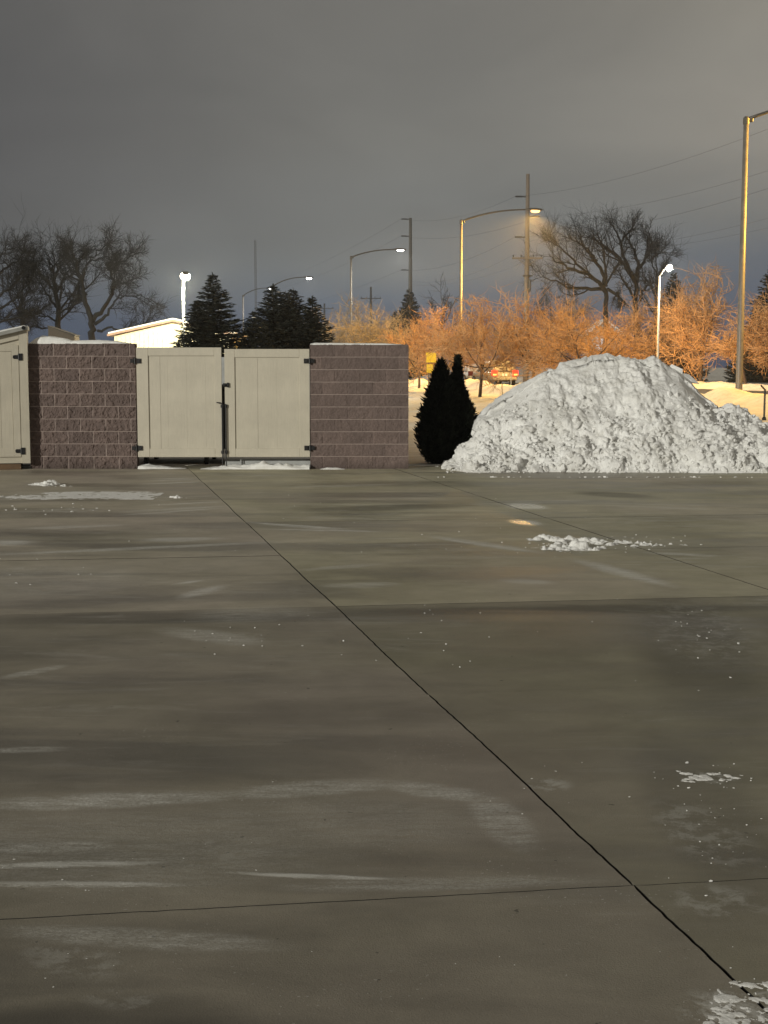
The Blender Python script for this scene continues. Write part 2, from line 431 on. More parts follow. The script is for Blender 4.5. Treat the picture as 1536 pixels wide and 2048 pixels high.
# ---------------------------------------------------------------- concrete lot
def concrete():
    m, k, p = new_mat('wet_concrete')
    tc = k.n('ShaderNodeTexCoord').outputs['Object']
    tone = k.n('ShaderNodeAttribute', attribute_name='tone', attribute_type='GEOMETRY').outputs['Fac']
    big = k.noise(tc, 0.55, 6, 0.6, 0.6)
    mott = k.noise(k.mapping(tc, (0.75, 1.0, 1)), 3.4, 10, 0.68, 0.35)
    grain = k.noise(tc, 160, 3, 0.7)
    scr1 = k.noise(k.mapping(tc, (0.5, 2.6, 1), (0, 0, R(7))), 2.1, 8, 0.66, 1.4)
    scr2 = k.noise(k.mapping(tc, (0.6, 3.6, 1), (0, 0, R(-16)), (3, 7, 0)), 1.6, 8, 0.68, 1.6)
    wetn = k.noise(k.mapping(tc, (0.22, 1.0, 1), (0, 0, R(5)), (1.3, 2, 0)), 1.1, 6, 0.55, 0.7)
    wet = k.mapr(wetn, 0.44, 0.66, interp='SMOOTHSTEP')
    base = k.mix(k.mapr(big, 0.28, 0.72), (0.155, 0.145, 0.098, 1), (0.272, 0.255, 0.186, 1))
    hue = k.mapr(k.noise(tc, 0.28, 3, 0.5), 0.46, 0.62, 0, .8)
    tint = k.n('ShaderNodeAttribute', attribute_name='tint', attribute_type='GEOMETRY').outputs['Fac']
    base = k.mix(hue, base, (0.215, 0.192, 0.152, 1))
    base = k.mix(k.math('MULTIPLY', tint, k.mapr(big, .3, .6, .5, 1)), base, (0.235, 0.200, 0.190, 1))  # mauve lamp light mixed into the concrete colour of the left slabs
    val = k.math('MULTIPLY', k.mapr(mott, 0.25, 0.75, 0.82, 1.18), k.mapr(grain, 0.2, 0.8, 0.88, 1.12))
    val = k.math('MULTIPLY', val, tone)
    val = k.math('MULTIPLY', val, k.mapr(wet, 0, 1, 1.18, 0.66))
    sp = k.n('ShaderNodeSeparateXYZ'); k.set(sp, 0, tc); X, Y = sp.outputs[0], sp.outputs[1]
    fr = k.math('MULTIPLY', k.mapr(scr1, 0.54, 0.74), 0.30)
    fr = k.math('MAXIMUM', fr, k.math('MULTIPLY', k.mapr(scr2, 0.57, 0.76), 0.28))
    zone = k.mapr(k.noise(k.mapping(tc, (0.5, 0.9, 1), (0, 0, 0), (11, 4, 0)), 0.55, 3, 0.5, 0.5), 0.40, 0.58, 0.0, 1.0, 'SMOOTHSTEP')
    far = k.mapr(Y, 5.0, 12.0, .35, 1.7)
    fr = k.math('MULTIPLY', fr, k.math('MULTIPLY', zone, far))
    wisp = k.mapr(k.noise(k.mapping(tc, (1.0, 4.0, 1)), 6, 7, 0.7, 0.4), 0.30, 0.66)
    salt = k.mapr(k.noise(k.mapping(tc, (1, 1.8, 1)), 60, 5, 0.75), 0.38, 0.62, 0.25, 1.25)
    wisp = k.math('MULTIPLY', wisp, salt, clamp=True)
    blot = k.mapr(k.noise(tc, 9, 9, 0.75, 0.2), 0.47, 0.57)
    wamp = k.mapr(Y, 3.0, 20.0, .03, .26)
    cxyz = k.n('ShaderNodeCombineXYZ'); k.set(cxyz, 0, X); k.set(cxyz, 1, k.math('ADD', Y, k.math('MULTIPLY', k.math('SUBTRACT', mott, 0.5), wamp)))
    wpos = cxyz.outputs[0]
    last = [None]
    def streak(a, b, w, st):
        src = wpos
        if last[0] is not None:      # evaluate the streaks one after the other, so that few values are held at a time
            ma = k.n('ShaderNodeVectorMath', operation='MULTIPLY_ADD'); k.set(ma, 0, last[0]); k.set(ma, 1, (1e-7, 1e-7, 0)); k.set(ma, 2, wpos); src = ma.outputs[0]
        A, B = gnd(*a), gnd(*b)
        c = (A + B) / 2; d = B - A; L = d.length / 2
        m_ = k.n('ShaderNodeMapping', vector_type='TEXTURE')
        k.set(m_, 'Vector', src); k.set(m_, 'Location', (c.x, c.y, 0)); k.set(m_, 'Rotation', (0, 0, math.atan2(d.y, d.x))); k.set(m_, 'Scale', (L * 1.3, w * 1.25, 1))
        ln = k.n('ShaderNodeVectorMath', operation='LENGTH'); k.set(ln, 0, m_.outputs[0])
        return k.mapr(ln.outputs['Value'], .40, 1.0, st, 0.0, 'SMOOTHSTEP')
    keen = k.mapr(k.noise(k.mapping(tc, (.8, 2.5, 1)), 5, 7, 0.7, 0.4), 0.26, 0.56)
    white = [((285, 968), (405, 964), .07, .5, 0, 2), ((300, 958), (400, 956), .05, .4, 0, 2), ((290, 1011), (455, 1003), .06, .4, 0, 2), ((235, 1031), (450, 1016), .07, .32, 0, 2), ((500, 1045), (700, 1058), .06, .5, 0, 2), ((520, 1058), (770, 1063), .05, .4, 0, 2), ((430, 951), (610, 952), .06, .3, 0, 2), ((0, 1110), (545, 1083), .06, .28, 0, 2), ((280, 1079), (450, 1077), .12, .3, 0, 2), ((-20, 1085), (64, 1085), .16, .42, 0, 2), ((345, 1168), (405, 1160), .04, .35, 0, 2), ((365, 1196), (440, 1172), .06, .32, 0, 2), ((1165, 1122), (1340, 1172), .07, .36, 0, 2), ((870, 1076), (1075, 1104), .06, .4, 0, 2), ((680, 1169), (800, 1167), .09, .22, 0, 2), ((1000, 1160), (1110, 1165), .08, .2, 0, 2), ((950, 1004), (1200, 1000), .07, .26, 0, 2), ((1140, 1006), (1490, 1012), .06, .2, 0, 2), ((470, 1748), (790, 1759), .018, .45, 0, 2), ((-40, 1734), (330, 1726), .022, .40, 0, 2), ((-40, 1766), (360, 1769), .018, .34, 0, 2), ((0, 1606), (480, 1591), .05, .16, 0, 2),((-200, 1690), (700, 1700), .42, .10, 0, 0), ((300, 1650), (1000, 1640), .30, .08, 0, 0), ((-100, 1150), (260, 1180), .9, .12, 0, 0), ((380, 1235), (620, 1220), .3, .14, 0, 0), ((640, 1172), (800, 1168), .14, .20, 0, 0), ((600, 1140), (760, 1128), .10, .2, 0, 0), ((900, 1010), (1190, 1002), .10, .22, 0, 0), ((1180, 1010), (1460, 1020), .12, .2, 0, 0), ((40, 1058), (250, 1050), .12, .3, 0, 0), ((560, 975), (800, 968), .16, .2, 0, 0),  # end, end, half width m, strength, curvature, blotchy
        ((-60, 1612), (480, 1592), .10, .30, 0, 0), ((420, 1592), (800, 1566), .10, .22, 0, 0), ((760, 1566), (985, 1600), .09, .22, 0, 0),
        ((960, 1588), (1050, 1700), .10, .22, 0, 0), ((-60, 1735), (330, 1726), .035, .75, 0, 0), ((-60, 1768), (370, 1770), .03, .55, 0, 0),
        ((440, 1746), (790, 1760), .022, .85, 0, 0), ((-40, 1700), (250, 1690), .06, .22, 0, 0), ((560, 1775), (1200, 1760), .06, .16, 0, 0),
        ((0, 1862), (560, 1892), .07, .20, 0, 0), ((-80, 994), (330, 994), .24, 1.0, 0, 0), ((60, 988), (260, 986), .16, .9, 0, 0), ((-60, 1112), (560, 1084), .10, .38, 0, 0),
        ((-60, 1086), (70, 1086), .22, .45, 0, 0), ((285, 1081), (420, 1078), .16, .34, 0, 0), ((360, 1196), (450, 1170), .10, .30, 0, 0),
        ((1150, 1118), (1340, 1172), .13, .38, 0, 0), ((860, 1072), (1085, 1106), .12, .40, 0, 0), ((500, 1044), (700, 1062), .10, .42, 0, 0),
        ((330, 1258), (520, 1288), .16, .22, 0, 0), ((-30, 1503), (140, 1497), .05, .22, 0, 0), ((300, 962), (400, 958), .14, .30, 0, 0),
        ((1000, 1160), (1110, 1166), .12, .22, 0, 0), ((0, 1358), (130, 1330), .06, .22, 0, 0), ((240, 1024), (460, 1012), .14, .28, 0, 0),
        ((1390, 1985), (1570, 2060), .18, .7, 0, 1), ((1340, 1546), (1470, 1562), .07, .6, 0, 1), ((1340, 1600), (1480, 1740), .15, .35, 0, 1),
        ((1360, 1200), (1440, 1330), .35, .25, 0, 1), ((1060, 1560), (1130, 1580), .10, .5, 0, 1), ((60, 1890), (240, 1950), .10, .28, 0, 1), ((170, 1990), (330, 2010), .06, .22, 0, 1),
        ((-20, 1160), (90, 1130), .25, .4, 0, 1), ((80, 1018), (200, 1022), .25, .5, 0, 1), ((1290, 1105), (1440, 1112), .10, .6, 0, 0),
        ((330, 1690), (470, 1700), .10, .3, 0, 1), ((1380, 1770), (1500, 1840), .15, .4, 0, 1), ((520, 1730), (350, 1700), .08, .3, 0, 1), ((450, 1270), (520, 1285), .18, .4, 0, 1)]
    acc = [None, None, None]
    for a, b, wd, st, cu, bl in white:
        q = streak(a, b, wd, min(1.0, st * (3.0, .75, 1.75)[bl]))
        acc[bl] = q if acc[bl] is None else k.math('MAXIMUM', acc[bl], q)
        last[0] = acc[bl]
    for q, nz in zip(acc, (wisp, blot, keen)):
        fr = k.math('MAXIMUM', fr, k.math('MULTIPLY', q, nz))
    dk = 0.0
    for a, b, wd, st in [((600, 1020), (960, 1010), .35, .5), ((1150, 984), (1310, 996), .35, .5), ((-50, 1240), (560, 1232), .22, .38),
                         ((740, 1224), (1600, 1214), .20, .5), ((-50, 1062), (300, 1070), .3, .35), ((300, 1440), (1000, 1420), .3, .25), ((-80, 2050), (500, 2030), .12, .35), ((1300, 968), (1536, 964), .5, .3),
                         ((1330, 1180), (1480, 1480), .35, .35), ((1330, 1480), (1500, 1800), .22, .25)]:
        dk = k.math('MAXIMUM', dk, streak(a, b, wd, st)); last[0] = dk
    val = k.math('MULTIPLY', val, k.math('SUBTRACT', 1.0, dk))
    sc = k.n('ShaderNodeVectorMath', operation='SCALE'); k.set(sc, 0, base); k.set(sc, 'Scale', val)
    # a few dark pinholes and oil specks
    hole = k.mapr(k.noise(tc, 22, 2, 0.5), 0.735, 0.76, 0, 0.7)
    col = k.mix(hole, sc.outputs[0], (0.03, 0.028, 0.022, 1))
    spk = k.math('MULTIPLY', k.mapr(k.noise(tc, 75, 2, 0.5), 0.665, 0.72), k.mapr(k.noise(tc, 1.4, 4, 0.6), 0.48, 0.64, 0.0, 0.55))
    fr = k.math('MAXIMUM', fr, spk)
    col = k.mix(fr, col, (0.70, 0.70, 0.66, 1))
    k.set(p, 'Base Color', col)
    ice = None
    for a, b, wd in [((1010, 1014), (1095, 1012), .40), ((1022, 1046), (1082, 1044), .30)]:
        q = streak(a, b, wd, 1.0)
        ice = q if ice is None else k.math('MAXIMUM', ice, q)
    ro = k.mapr(wet, 0, 1, 0.64, 0.40)
    ro = k.math('ADD', ro, k.math('MULTIPLY', fr, 0.3), clamp=True)
    ro = k.math('SUBTRACT', ro, k.math('MULTIPLY', ice, 0.46))
    k.set(p, 'Roughness', k.math('MAXIMUM', ro, 0.12)); k.set(p, 'Specular IOR Level', 0.45)
    b1 = k.n('ShaderNodeBump')
    h = k.math('ADD', k.math('MULTIPLY', grain, 0.5), k.math('ADD', k.math('MULTIPLY', mott, 0.8), k.math('MULTIPLY', fr, 0.8)))
    k.set(b1, 'Height', h); k.set(b1, 'Strength', 0.35); k.set(b1, 'Distance', 0.01)
    k.set(p, 'Normal', b1)
    return m
M_CONC = concrete()
M_SEAL = simple('joint_sealant', (0.022, 0.020, 0.016), 0.8)

def line_x(i, y):   # long joints
    return 1.68 + 3.27 * i - 0.2215 * y
def joint_pt(i, j):
    # y = yb_j + 0.14*(x - xm_j) with xm_j on joint 0
    yb = 4.09 + 2.49 * j; xm = line_x(0, yb)
    # solve x = a - .2215 y, y = yb + .14 (x - xm)
    a = 1.68 + 3.27 * i
    x = (a - 0.2215 * (yb - 0.14 * xm)) / (1 + 0.2215 * 0.14)
    return np.array((x, yb + 0.14 * (x - xm)))
rng = random.Random(5)
mb = MB(); tones = []; lamp_tints = []
tone_fix = {(-1, 1): 1.05, (0, 0): 1.0, (-1, 0): 1.05}
YEND = 22.30
for i in range(-7, 8):
    for j in range(-6, 10):
        c4 = [joint_pt(i, j), joint_pt(i + 1, j), joint_pt(i + 1, j + 1), joint_pt(i, j + 1)]
        cen = sum(c4) / 4
        gaps = [0.0026, 0.0050 if i + 1 == 0 else 0.0050, 0.0024, 0.0050 if i == 0 else 0.0050]
        ring = []
        for e in range(4):
            a, b = c4[e], c4[(e + 1) % 4]
            d = b - a; L = np.linalg.norm(d); nrm = np.array((-d[1], d[0])) / L
            if np.dot(cen - a, nrm) < 0: nrm = -nrm
            near = min(a[1], b[1]) < 12 and abs(cen[0]) < 6
            n = 70 if near else 10
            for q in range(n):
                t = q / n
                pt = a + d * t
                key = np.array([[pt[0] * 9, pt[1] * 9, (i + j * 3) * 0.0]])
                jit = 0.0022 * float(vnoise(key * 2.0, 3)[0]) + 0.0012 * float(vnoise(key * 7, 9)[0]) + 0.006 * float(vnoise(key * 0.12, 2)[0])
                side = 1 if e in (0, 3) else -1
                pt = pt + nrm * (gaps[e] + side * jit + abs(0.0012 * float(vnoise(key * 5 + (i * 7 + j), 4)[0])))
                ring.append(pt)
        ring = [(p_[0], min(p_[1], YEND)) for p_ in ring]
        if max(p_[1] for p_ in ring) - min(p_[1] for p_ in ring) < 0.3 or min(p_[1] for p_ in ring) > YEND - 0.05: continue
        if min(p_[1] for p_ in ring) < -12: continue
        # remove duplicate points produced by the clip
        rr = [ring[0]]
        for p_ in ring[1:]:
            if (p_[0] - rr[-1][0]) ** 2 + (p_[1] - rr[-1][1]) ** 2 > 1e-8: rr.append(p_)
        n = len(rr)
        z0 = rng.uniform(-0.0015, 0.0015)
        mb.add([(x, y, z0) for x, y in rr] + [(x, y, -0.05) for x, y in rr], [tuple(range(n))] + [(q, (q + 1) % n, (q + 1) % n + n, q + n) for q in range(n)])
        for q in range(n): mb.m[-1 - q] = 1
        tones += [tone_fix.get((i, j), (1.0 if j < 1 else .97 if j == 1 else (1.62 if i >= 0 else 1.42) if j == 2 else (1.72 if i >= 0 else 1.55) if j == 3 else 1.72 if i >= 0 else 1.62) * rng.uniform(.97, 1.03))] * (n + 1)  # far slabs lighter: drier concrete, plus grazing sky sheen painted into the tone
        lamp_tints += [0.0 if i >= 0 else (.35 if i == -1 else .9)] * (n + 1)  # left slabs coloured mauve in place of another lamp's light
mb.add([(-40, -14, -0.022), (40, -14, -0.022), (40, YEND - 0.01, -0.022), (-40, YEND - 0.01, -0.022)], [(0, 1, 2, 3)], 1); tones.append(1.0)
# enclosure floor
mb.add([(-5.7, YEND + .02, -0.004), (0.5, YEND + .02, -0.004), (0.5, 27.3, -0.004), (-5.7, 27.3, -0.004)], [(0, 1, 2, 3)], 0); tones.append(0.9)
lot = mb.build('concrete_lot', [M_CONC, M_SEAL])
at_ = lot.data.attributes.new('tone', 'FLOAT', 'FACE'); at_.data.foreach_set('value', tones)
at_ = lot.data.attributes.new('tint', 'FLOAT', 'FACE'); at_.data.foreach_set('value', (lamp_tints + [0.0] * 9)[:len(tones)])
tag(lot, 'wet grey concrete lot with sealed joints and frost streaks', kind='structure')

# ---------------------------------------------------------------- block walls
WY = 21.62      # front plane of walls
def block_wall(x0, x1, H, depth, ret_side, label, relief, seed, front=WY):
    """front split-face of courses with mortar; return wall running back at ret_side (-1 left end, +1 right end)"""
    T = 0.20; C = H / 10; mo = 0.009
    e = empty('block_wall', ((x0 + x1) / 2, front, 0), label, 'wall', 'block walls beside the gate')
    ox = (x0 + x1) / 2
    # grid lines
    def lines(a, b, step, joints):
        L = [a]
        for q in joints:
            if a + .03 < q < b - .03: L += [q - mo / 2, q + mo / 2]
        L.append(b); out = []
        for p_, q in zip(L[:-1], L[1:]):
            n = max(1, int(round((q - p_) / step)))
            out += list(np.linspace(p_, q, n + 1)[:-1])
        return np.array(out + [b])
    zl = lines(0, H, 0.0135, [C * i for i in range(1, 10)])
    jx0 = [x0 + 0.40 * i for i in range(0, 8)]; jx1 = [x0 + 0.20 + 0.40 * i for i in range(0, 8)]
    xl = lines(x0, x1, 0.0135, sorted(set([round(v, 4) for v in jx0 + jx1])))
    XX, ZZ = np.meshgrid(xl, zl)
    xc = (xl[:-1] + xl[1:]) / 2; zc = (zl[:-1] + zl[1:]) / 2
    XC, ZC = np.meshgrid(xc, zc)
    def mortar_mask(X, Z, w):
        row = np.floor(Z / C).astype(int)
        dz = np.minimum(np.abs(Z - np.round(Z / C) * C), 9); dz = np.where((np.round(Z / C) <= 0) | (np.round(Z / C) >= 10), 9, dz)
        off = np.where(row % 2 == 0, 0.20, 0.0)
        k_ = np.round((X - x0 - off) / 0.40); dx = np.abs(X - x0 - off - k_ * 0.40)
        dx = np.where((X - x0 < .05) | (x1 - X < .05), 9, dx)
        return np.minimum(dz, dx)
    dm = mortar_mask(XC, ZC, mo)
    mi = (dm < mo * 0.62).astype(int)
    if relief < .015:
        hz_only = np.abs(ZC - np.round(ZC / C) * C) < mo * .62
        mi = mi * hz_only * (np.round(ZC / C) > 0) * (np.round(ZC / C) < 10)
    dv = mortar_mask(XX, ZZ, mo)
    P = np.stack([XX, ZZ, np.zeros_like(XX)], -1)
    row = np.floor(ZZ / C); colk = np.floor((XX - x0 - np.where(row % 2 == 0, .2, 0)) / .4)
    # split-face: facets from warped worley plus fbm
    Q = P * np.array((1, 1, 1)) + 0.04 * np.stack([fbm(P * 9, 2, seed + 1), fbm(P * 9, 2, seed + 2), 0 * XX], -1)
    Q[..., 2] = row * 3.7 + colk * 1.3
    D_ = np.stack([P[..., 0] * 15 + P[..., 1] * 7, P[..., 1] * 11 - P[..., 0] * 4, Q[..., 2]], -1)
    f1, v1 = worley(D_ * np.array((1.25, 1.0, 1)), seed)
    f2, v2 = worley(Q * np.array((44, 26, 1)), seed + 5)
    rel = (0.45 * (v1 - 0.5) + 0.45 * (0.5 - f1) + 0.35 * (v2 - .5) + 0.35 * (.5 - f2) + 0.5 * fbm(D_ * 1.1, 4, seed + 9, .6)) * relief
    edge = sstep(dv, 0.002, 0.014)
    Yd = front - (0.004 + rel) * edge
    me = grid_mesh('front_face', XX - ox, Yd - front, ZZ, [M_BLOCK, M_MORTAR], smooth=False, mat_idx=mi)
    rr_ = np.floor(ZC / C).astype(np.int64); cc_ = np.floor((XC - x0 - np.where(rr_ % 2 == 0, .2, 0)) / .4).astype(np.int64)
    ta = me.attributes.new('tone', 'FLOAT', 'FACE'); ta.data.foreach_set('value', _hash(rr_, cc_, rr_ * 0, seed).ravel().astype(np.float32))
    o = bpy.data.objects.new('split_face', me); COL.objects.link(o); o.parent = e
    # core block, return wall
    b = MB(); b.box((0, T / 2 + 0.004, H / 2), (x1 - x0 - .006, T, H - .004), 0.004)
    rx = (x1 - ox - T / 2) if ret_side > 0 else (x0 - ox + T / 2)
    b.box((rx, T + depth / 2 + .006, H / 2), (T - .01, depth, H - .01), 0.004)
    b.build('wall_core', [M_BLOCK], e)
    return e
pw = lambda px, py: at(px, py, WY)
WL0, WL1 = pw(58.5, 800).x, pw(272, 800).x
WR0, WR1 = pw(620, 800).x, pw(817, 800).x
HL = pw(170, 687).z; HR = pw(720, 689).z
block_wall(WL0, WL1, HL, 5.2, -1, 'strongly rough mauve split-face block wall beside the beige shed', 0.027, 3)
block_wall(WR0, WR1, HR, 5.2, 1, 'smoother mauve block wall between the gate and the dark arborvitae', 0.010, 41)
# back wall of the enclosure
b = MB(); b.box((0, 0, 0.9), (WR1 - WL0 - 0.5, 0.2, 1.8), 0.005)
o = b.build('enclosure_wall', [M_GREYWALL]); o.location = ((WL0 + WR1) / 2, WY + 5.2, 0)
tag(o, 'plain grey wall closing the bin enclosure behind the gate', 'wall')

def snow_strip(name, pts, label, seed, cat='snow cap', group=None, width=0.24, yc=None, rough=0.25, x_step=0.02, base_z=0.0, mat=None):
    """ridge of snow along x: pts list of (x, height); its lower edge sits at base_z"""
    X0, X1 = pts[0][0], pts[-1][0]
    n = max(8, int((X1 - X0) / x_step)); m = 13
    xs_ = np.linspace(X0, X1, n); hs = np.interp(xs_, [p_[0] for p_ in pts], [p_[1] for p_ in pts])
    a = np.linspace(0, np.pi, m)
    XX, AA = np.meshgrid(xs_, a)
    P = np.stack([XX * 6, AA * 2, 0 * XX], -1)
    nz = 1 + rough * fbm(P * 1.3, 4, seed)
    HH = np.broadcast_to(hs, XX.shape) * nz
    wd = width * (0.75 + 0.25 * np.minimum(1, np.broadcast_to(hs, XX.shape) / (hs.max() + 1e-6))) * (1 + 0.2 * fbm(P * .7 + 9, 3, seed + 3))
    YY = -np.cos(AA) * wd / 2; ZZ = np.sin(AA) ** 0.8 * HH
    oy = yc; ox = (X0 + X1) / 2
    o = bpy.data.objects.new(name, grid_mesh(name, XX - ox, YY, ZZ, [mat or M_SNOW])); COL.objects.link(o)
    o.location = (ox, oy, base_z)
    return tag(o, label, cat, group)
def wx(px): return pw(px, 800).x
snow_strip('settled_snow', [(wx(60), .01), (wx(72), .09), (wx(84), .13), (wx(100), .12), (wx(125), .10), (wx(145), .05), (wx(165), .06), (wx(200), .06), (wx(235), .045), (wx(262), .01)],
           'humped white snow lying on top of the rougher wall by the shed', 4, group='snow on the walls', yc=WY + .10, base_z=HL - .006, rough=.12)
snow_strip('settled_snow', [(wx(621), .02), (wx(630), .036), (wx(700), .03), (wx(770), .026), (wx(800), .012), (wx(808), .004)],
           'thin flat snow lying on top of the wall nearest the arborvitae', 9, group='snow on the walls', yc=WY + .10, base_z=HR - .006, rough=.10)

# ---------------------------------------------------------------- gate leaves
def hinge(parent, x, z, side, y0):
    b = MB()
    b.box((x - side * .035, y0 - .008, z), (0.085, .012, .06), .003)
    b.box((x + side * .055, y0 - .008, z), (0.075, .012, .075), .003)
    b.box((x + side * .055, y0 - .018, z), (0.05, .012, .035), .003)
    b.box((x - side * .04, y0 - .016, z), (0.04, .012, .03), .003)
    b.lathe((x, y0 - .016, z - .05), [(.014, 0), (.014, .1)], 8)
    for q in (-.02, .02):
        b.ellipsoid((x + side * .085, y0 - .016, z + q), (.007, .006, .007), 1)
        b.ellipsoid((x - side * .065, y0 - .016, z + q), (.007, .006, .007), 1)
    b.build('hinge', [M_BLACK], parent)

GY_ = WY - .02      # front plane of the gate frame
def gate_leaf(pl, pr, hinge_px, side, label, proud):
    x0, x1 = wx(pl), wx(pr); zt = at(0, 695 if side < 0 else 698, GY_).z; zb = at(0, 914, GY_).z
    W = x1 - x0; ox = x0
    e = empty('gate_leaf', (ox, GY_ - proud, 0), label, 'gate', 'gate leaves')
    tr = 0.014; st = 0.165 if True else 0
    sl, sr = ((.185, .115) if side < 0 else (.16, .16))
    top, bot = .13, .135
    f = MB()
    f.box((sl / 2, tr / 2, (zt + zb) / 2), (sl, tr, zt - zb), .004)
    f.box((W - sr / 2, tr / 2, (zt + zb) / 2), (sr, tr, zt - zb), .004)
    f.box((W / 2 + (sl - sr) / 2, tr / 2 + .001, zt - top / 2), (W - sl - sr - .002, tr, top), .004)
    f.box((W / 2 + (sl - sr) / 2, tr / 2 + .001, zb + bot / 2), (W - sl - sr - .002, tr, bot), .004)
    f.box((W / 2, tr + .03, zt - .02), (W - .01, .03, .036), .003)
    f.build('frame', [M_GATE], e)
    p_ = MB(); bx = sl - .01
    rg = random.Random(int(pl))
    for bw in ([.195, .115, .30, .30, 1.0] if side < 0 else [.37, .30, 1.0]):
        wd = min(bw, W - sr + .01 - bx)
        if wd < .02: break
        gp = .0035 if bx < sl + .1 else .0005
        p_.box((bx + wd / 2, tr + .012 + rg.uniform(0, .0006), (zt + zb) / 2), (wd - gp, .016, zt - zb - .2), .0018 if gp > .002 else .0008)
        bx += wd
    p_.box((W / 2, tr + .03, (zt + zb) / 2), (W - .06, .012, zt - zb - .21))
    p_.build('panel', [M_GATE], e)
    hx = wx(hinge_px) - ox
    for py in (722, 896): hinge(e, hx, at(0, py, GY_).z, -side, proud * 0 - .002)
    return e, ox
gl, gox = gate_leaf(275, 444.5, 273, -1, 'beige gate leaf hinged on the rougher wall, with the latch handle', .028)
gr, grx = gate_leaf(450, 619.5, 620, 1, 'beige gate leaf hinged on the wall nearest the arborvitae', 0.0)
def drop_rod(parent, px, ox, ytop, ybot, handle):
    x = wx(px) - ox; zt, zb = at(0, ytop, GY_).z, at(0, ybot, GY_).z
    b = MB()
    yr = -.030
    b.lathe((x, yr, zb), [(.009, 0), (.009, zt - zb)], 8)
    for py in (812, 904):
        zc = at(0, py, GY_).z
        b.box((x, yr + .012, zc), (.045, .03, .05), .004)
    if handle:
        b.tube([(x, yr, zt - .005), (x - .03, yr - .004, zt + .005), (x - .085, yr - .01, zt + .008)], .009, 8)
        b.box((x + .01, yr + .01, (zt + at(0, 904, GY_).z) / 2), (.018, .022, zt - at(0, 904, GY_).z - .04), .003)
    return b.build('drop_rod', [M_BLACK], parent)
drop_rod(gl, 445, gox, 806, 937, True)
drop_rod(gr, 452, grx, 808, 937, False)
b = MB(); zc = at(0, 770, GY_).z; x = wx(453) - grx
b.box((x, -.012, zc), (.10, .016, .055), .004); b.box((x + .03, -.024, zc), (.03, .016, .075), .004); b.box((x - .035, -.05, zc), (.05, .03, .022), .004)
b.build('latch', [M_BLACK], gr)

b = MB(); b.box((0, 0, .065), (1.45, .16, .14), .012)
o = b.build('concrete_curb', [M_GREYWALL]); o.location = (wx(537), WY + .32, 0)
tag(o, 'pale grey concrete curb seen through the gap under the gate', 'curb')
# bin inside the enclosure, seen under the gate
e = empty('waste_container', (wx(360), WY + 1.5, 0), 'dark waste container on casters seen through the gap under the gate', 'dumpster')
b = MB(); b.prism([(-.95, .26), (.85, .26), (.95, 1.25), (-1.05, 1.25)], -.6, .6); b.box((-.05, 0, 1.28), (2.1, 1.3, .06), .01)
b.build('body', [simple('container_paint', (.015, .018, .02), .5)], e)
for x in (-.72, .28):
    for y in (-.5, .5):
        b = MB(); b.tube([(x - .03, y, .09), (x + .03, y, .09)], .09, 14); b.box((x, y, .2), (.12, .1, .12), .01)
        b.build('caster', [M_BLACK], e)
snow_strip('snow_drift', [(wx(400), .003), (wx(430), .03), (wx(460), .05), (wx(500), .06), (wx(525), .10), (wx(545), .085), (wx(580), .07), (wx(600), .06), (wx(619), .075)],
           'long white snow ridge under the gate leaf nearest the arborvitae', 14, 'snow drift', 'snow drifts under the gate', width=.28, yc=WY - .02, rough=.5)
snow_strip('snow_drift', [(wx(275), .05), (wx(290), .06), (wx(310), .04), (wx(340), .02), (wx(370), .004)],
           'short low snow ridge under the gate leaf with the handle', 23, 'snow drift', 'snow drifts under the gate', width=.22, yc=WY + .03, rough=.5)
snow_strip('snow_drift', [(wx(640), .003), (wx(655), .022), (wx(675), .02), (wx(690), .003)],
           'tiny scrap of snow at the foot of the smoother block wall', 27, 'snow drift', width=.16, yc=WY - .09, rough=.5)

# ---------------------------------------------------------------- shed at the left
SY = 21.45
sx = at(57, 800, SY).x
e = empty('shed', (sx, SY, 0), 'beige lean-to shed with black hinges at the left edge', 'shed', None, R(13.5))
zt = at(57, 652, SY).z; slope = 0.245; W = 2.6
def ztop(x): return zt + slope * x     # x negative to the left
b = MB()
b.prism([(-W, .10), (0, .10), (0, ztop(0) - .06), (-W, ztop(-W) - .06)], .05, .085)        # front siding
b.prism([(-W, .10), (-W + .04, .10), (-W + .04, ztop(-W) - .06), (-W, ztop(-W) - .06)], .09, 1.15)
b.prism([(-.04, .10), (0, .10), (0, ztop(0) - .06), (-.04, ztop(-.04) - .06)], .09, 1.15)
b.prism([(-W, .10), (0, .10), (0, ztop(0) - .06), (-W, ztop(-W) - .06)], 1.16, 1.19)
b.build('wall', [M_GATE], e)
b = MB()
b.prism([(-.125, .10), (0.004, .10), (0.004, ztop(0) - .03), (-.125, ztop(-.125) - .03)], .012, .05)   # corner board
b.prism([(-W, ztop(-W) - .17), (-.128, ztop(-.128) - .17), (-.128, ztop(-.128) - .035), (-W, ztop(-W) - .035)], .018, .05)
b.build('trim', [M_GATE], e)
d = empty('door_hub', (0, 0, 0), None, None); bpy.data.objects.remove(d)
b = MB(); dt = at(0, 690, SY).z; db = .20
b.box((-.185, .035, (dt + db) / 2), (.105, .026, dt - db), .004)
b.box((-1.2, .035, (dt + db) / 2), (.105, .026, dt - db), .004)
b.box((-.69, .036, dt - .05), (.905, .024, .10), .004); b.box((-.69, .036, db + .06), (.905, .024, .12), .004)
for q in range(5):
    b.box((-.33 - .18 * q, .043, (dt + db) / 2), (.177, .012, dt - db - .2), .003)
door = b.build('door', [M_GATE], e)
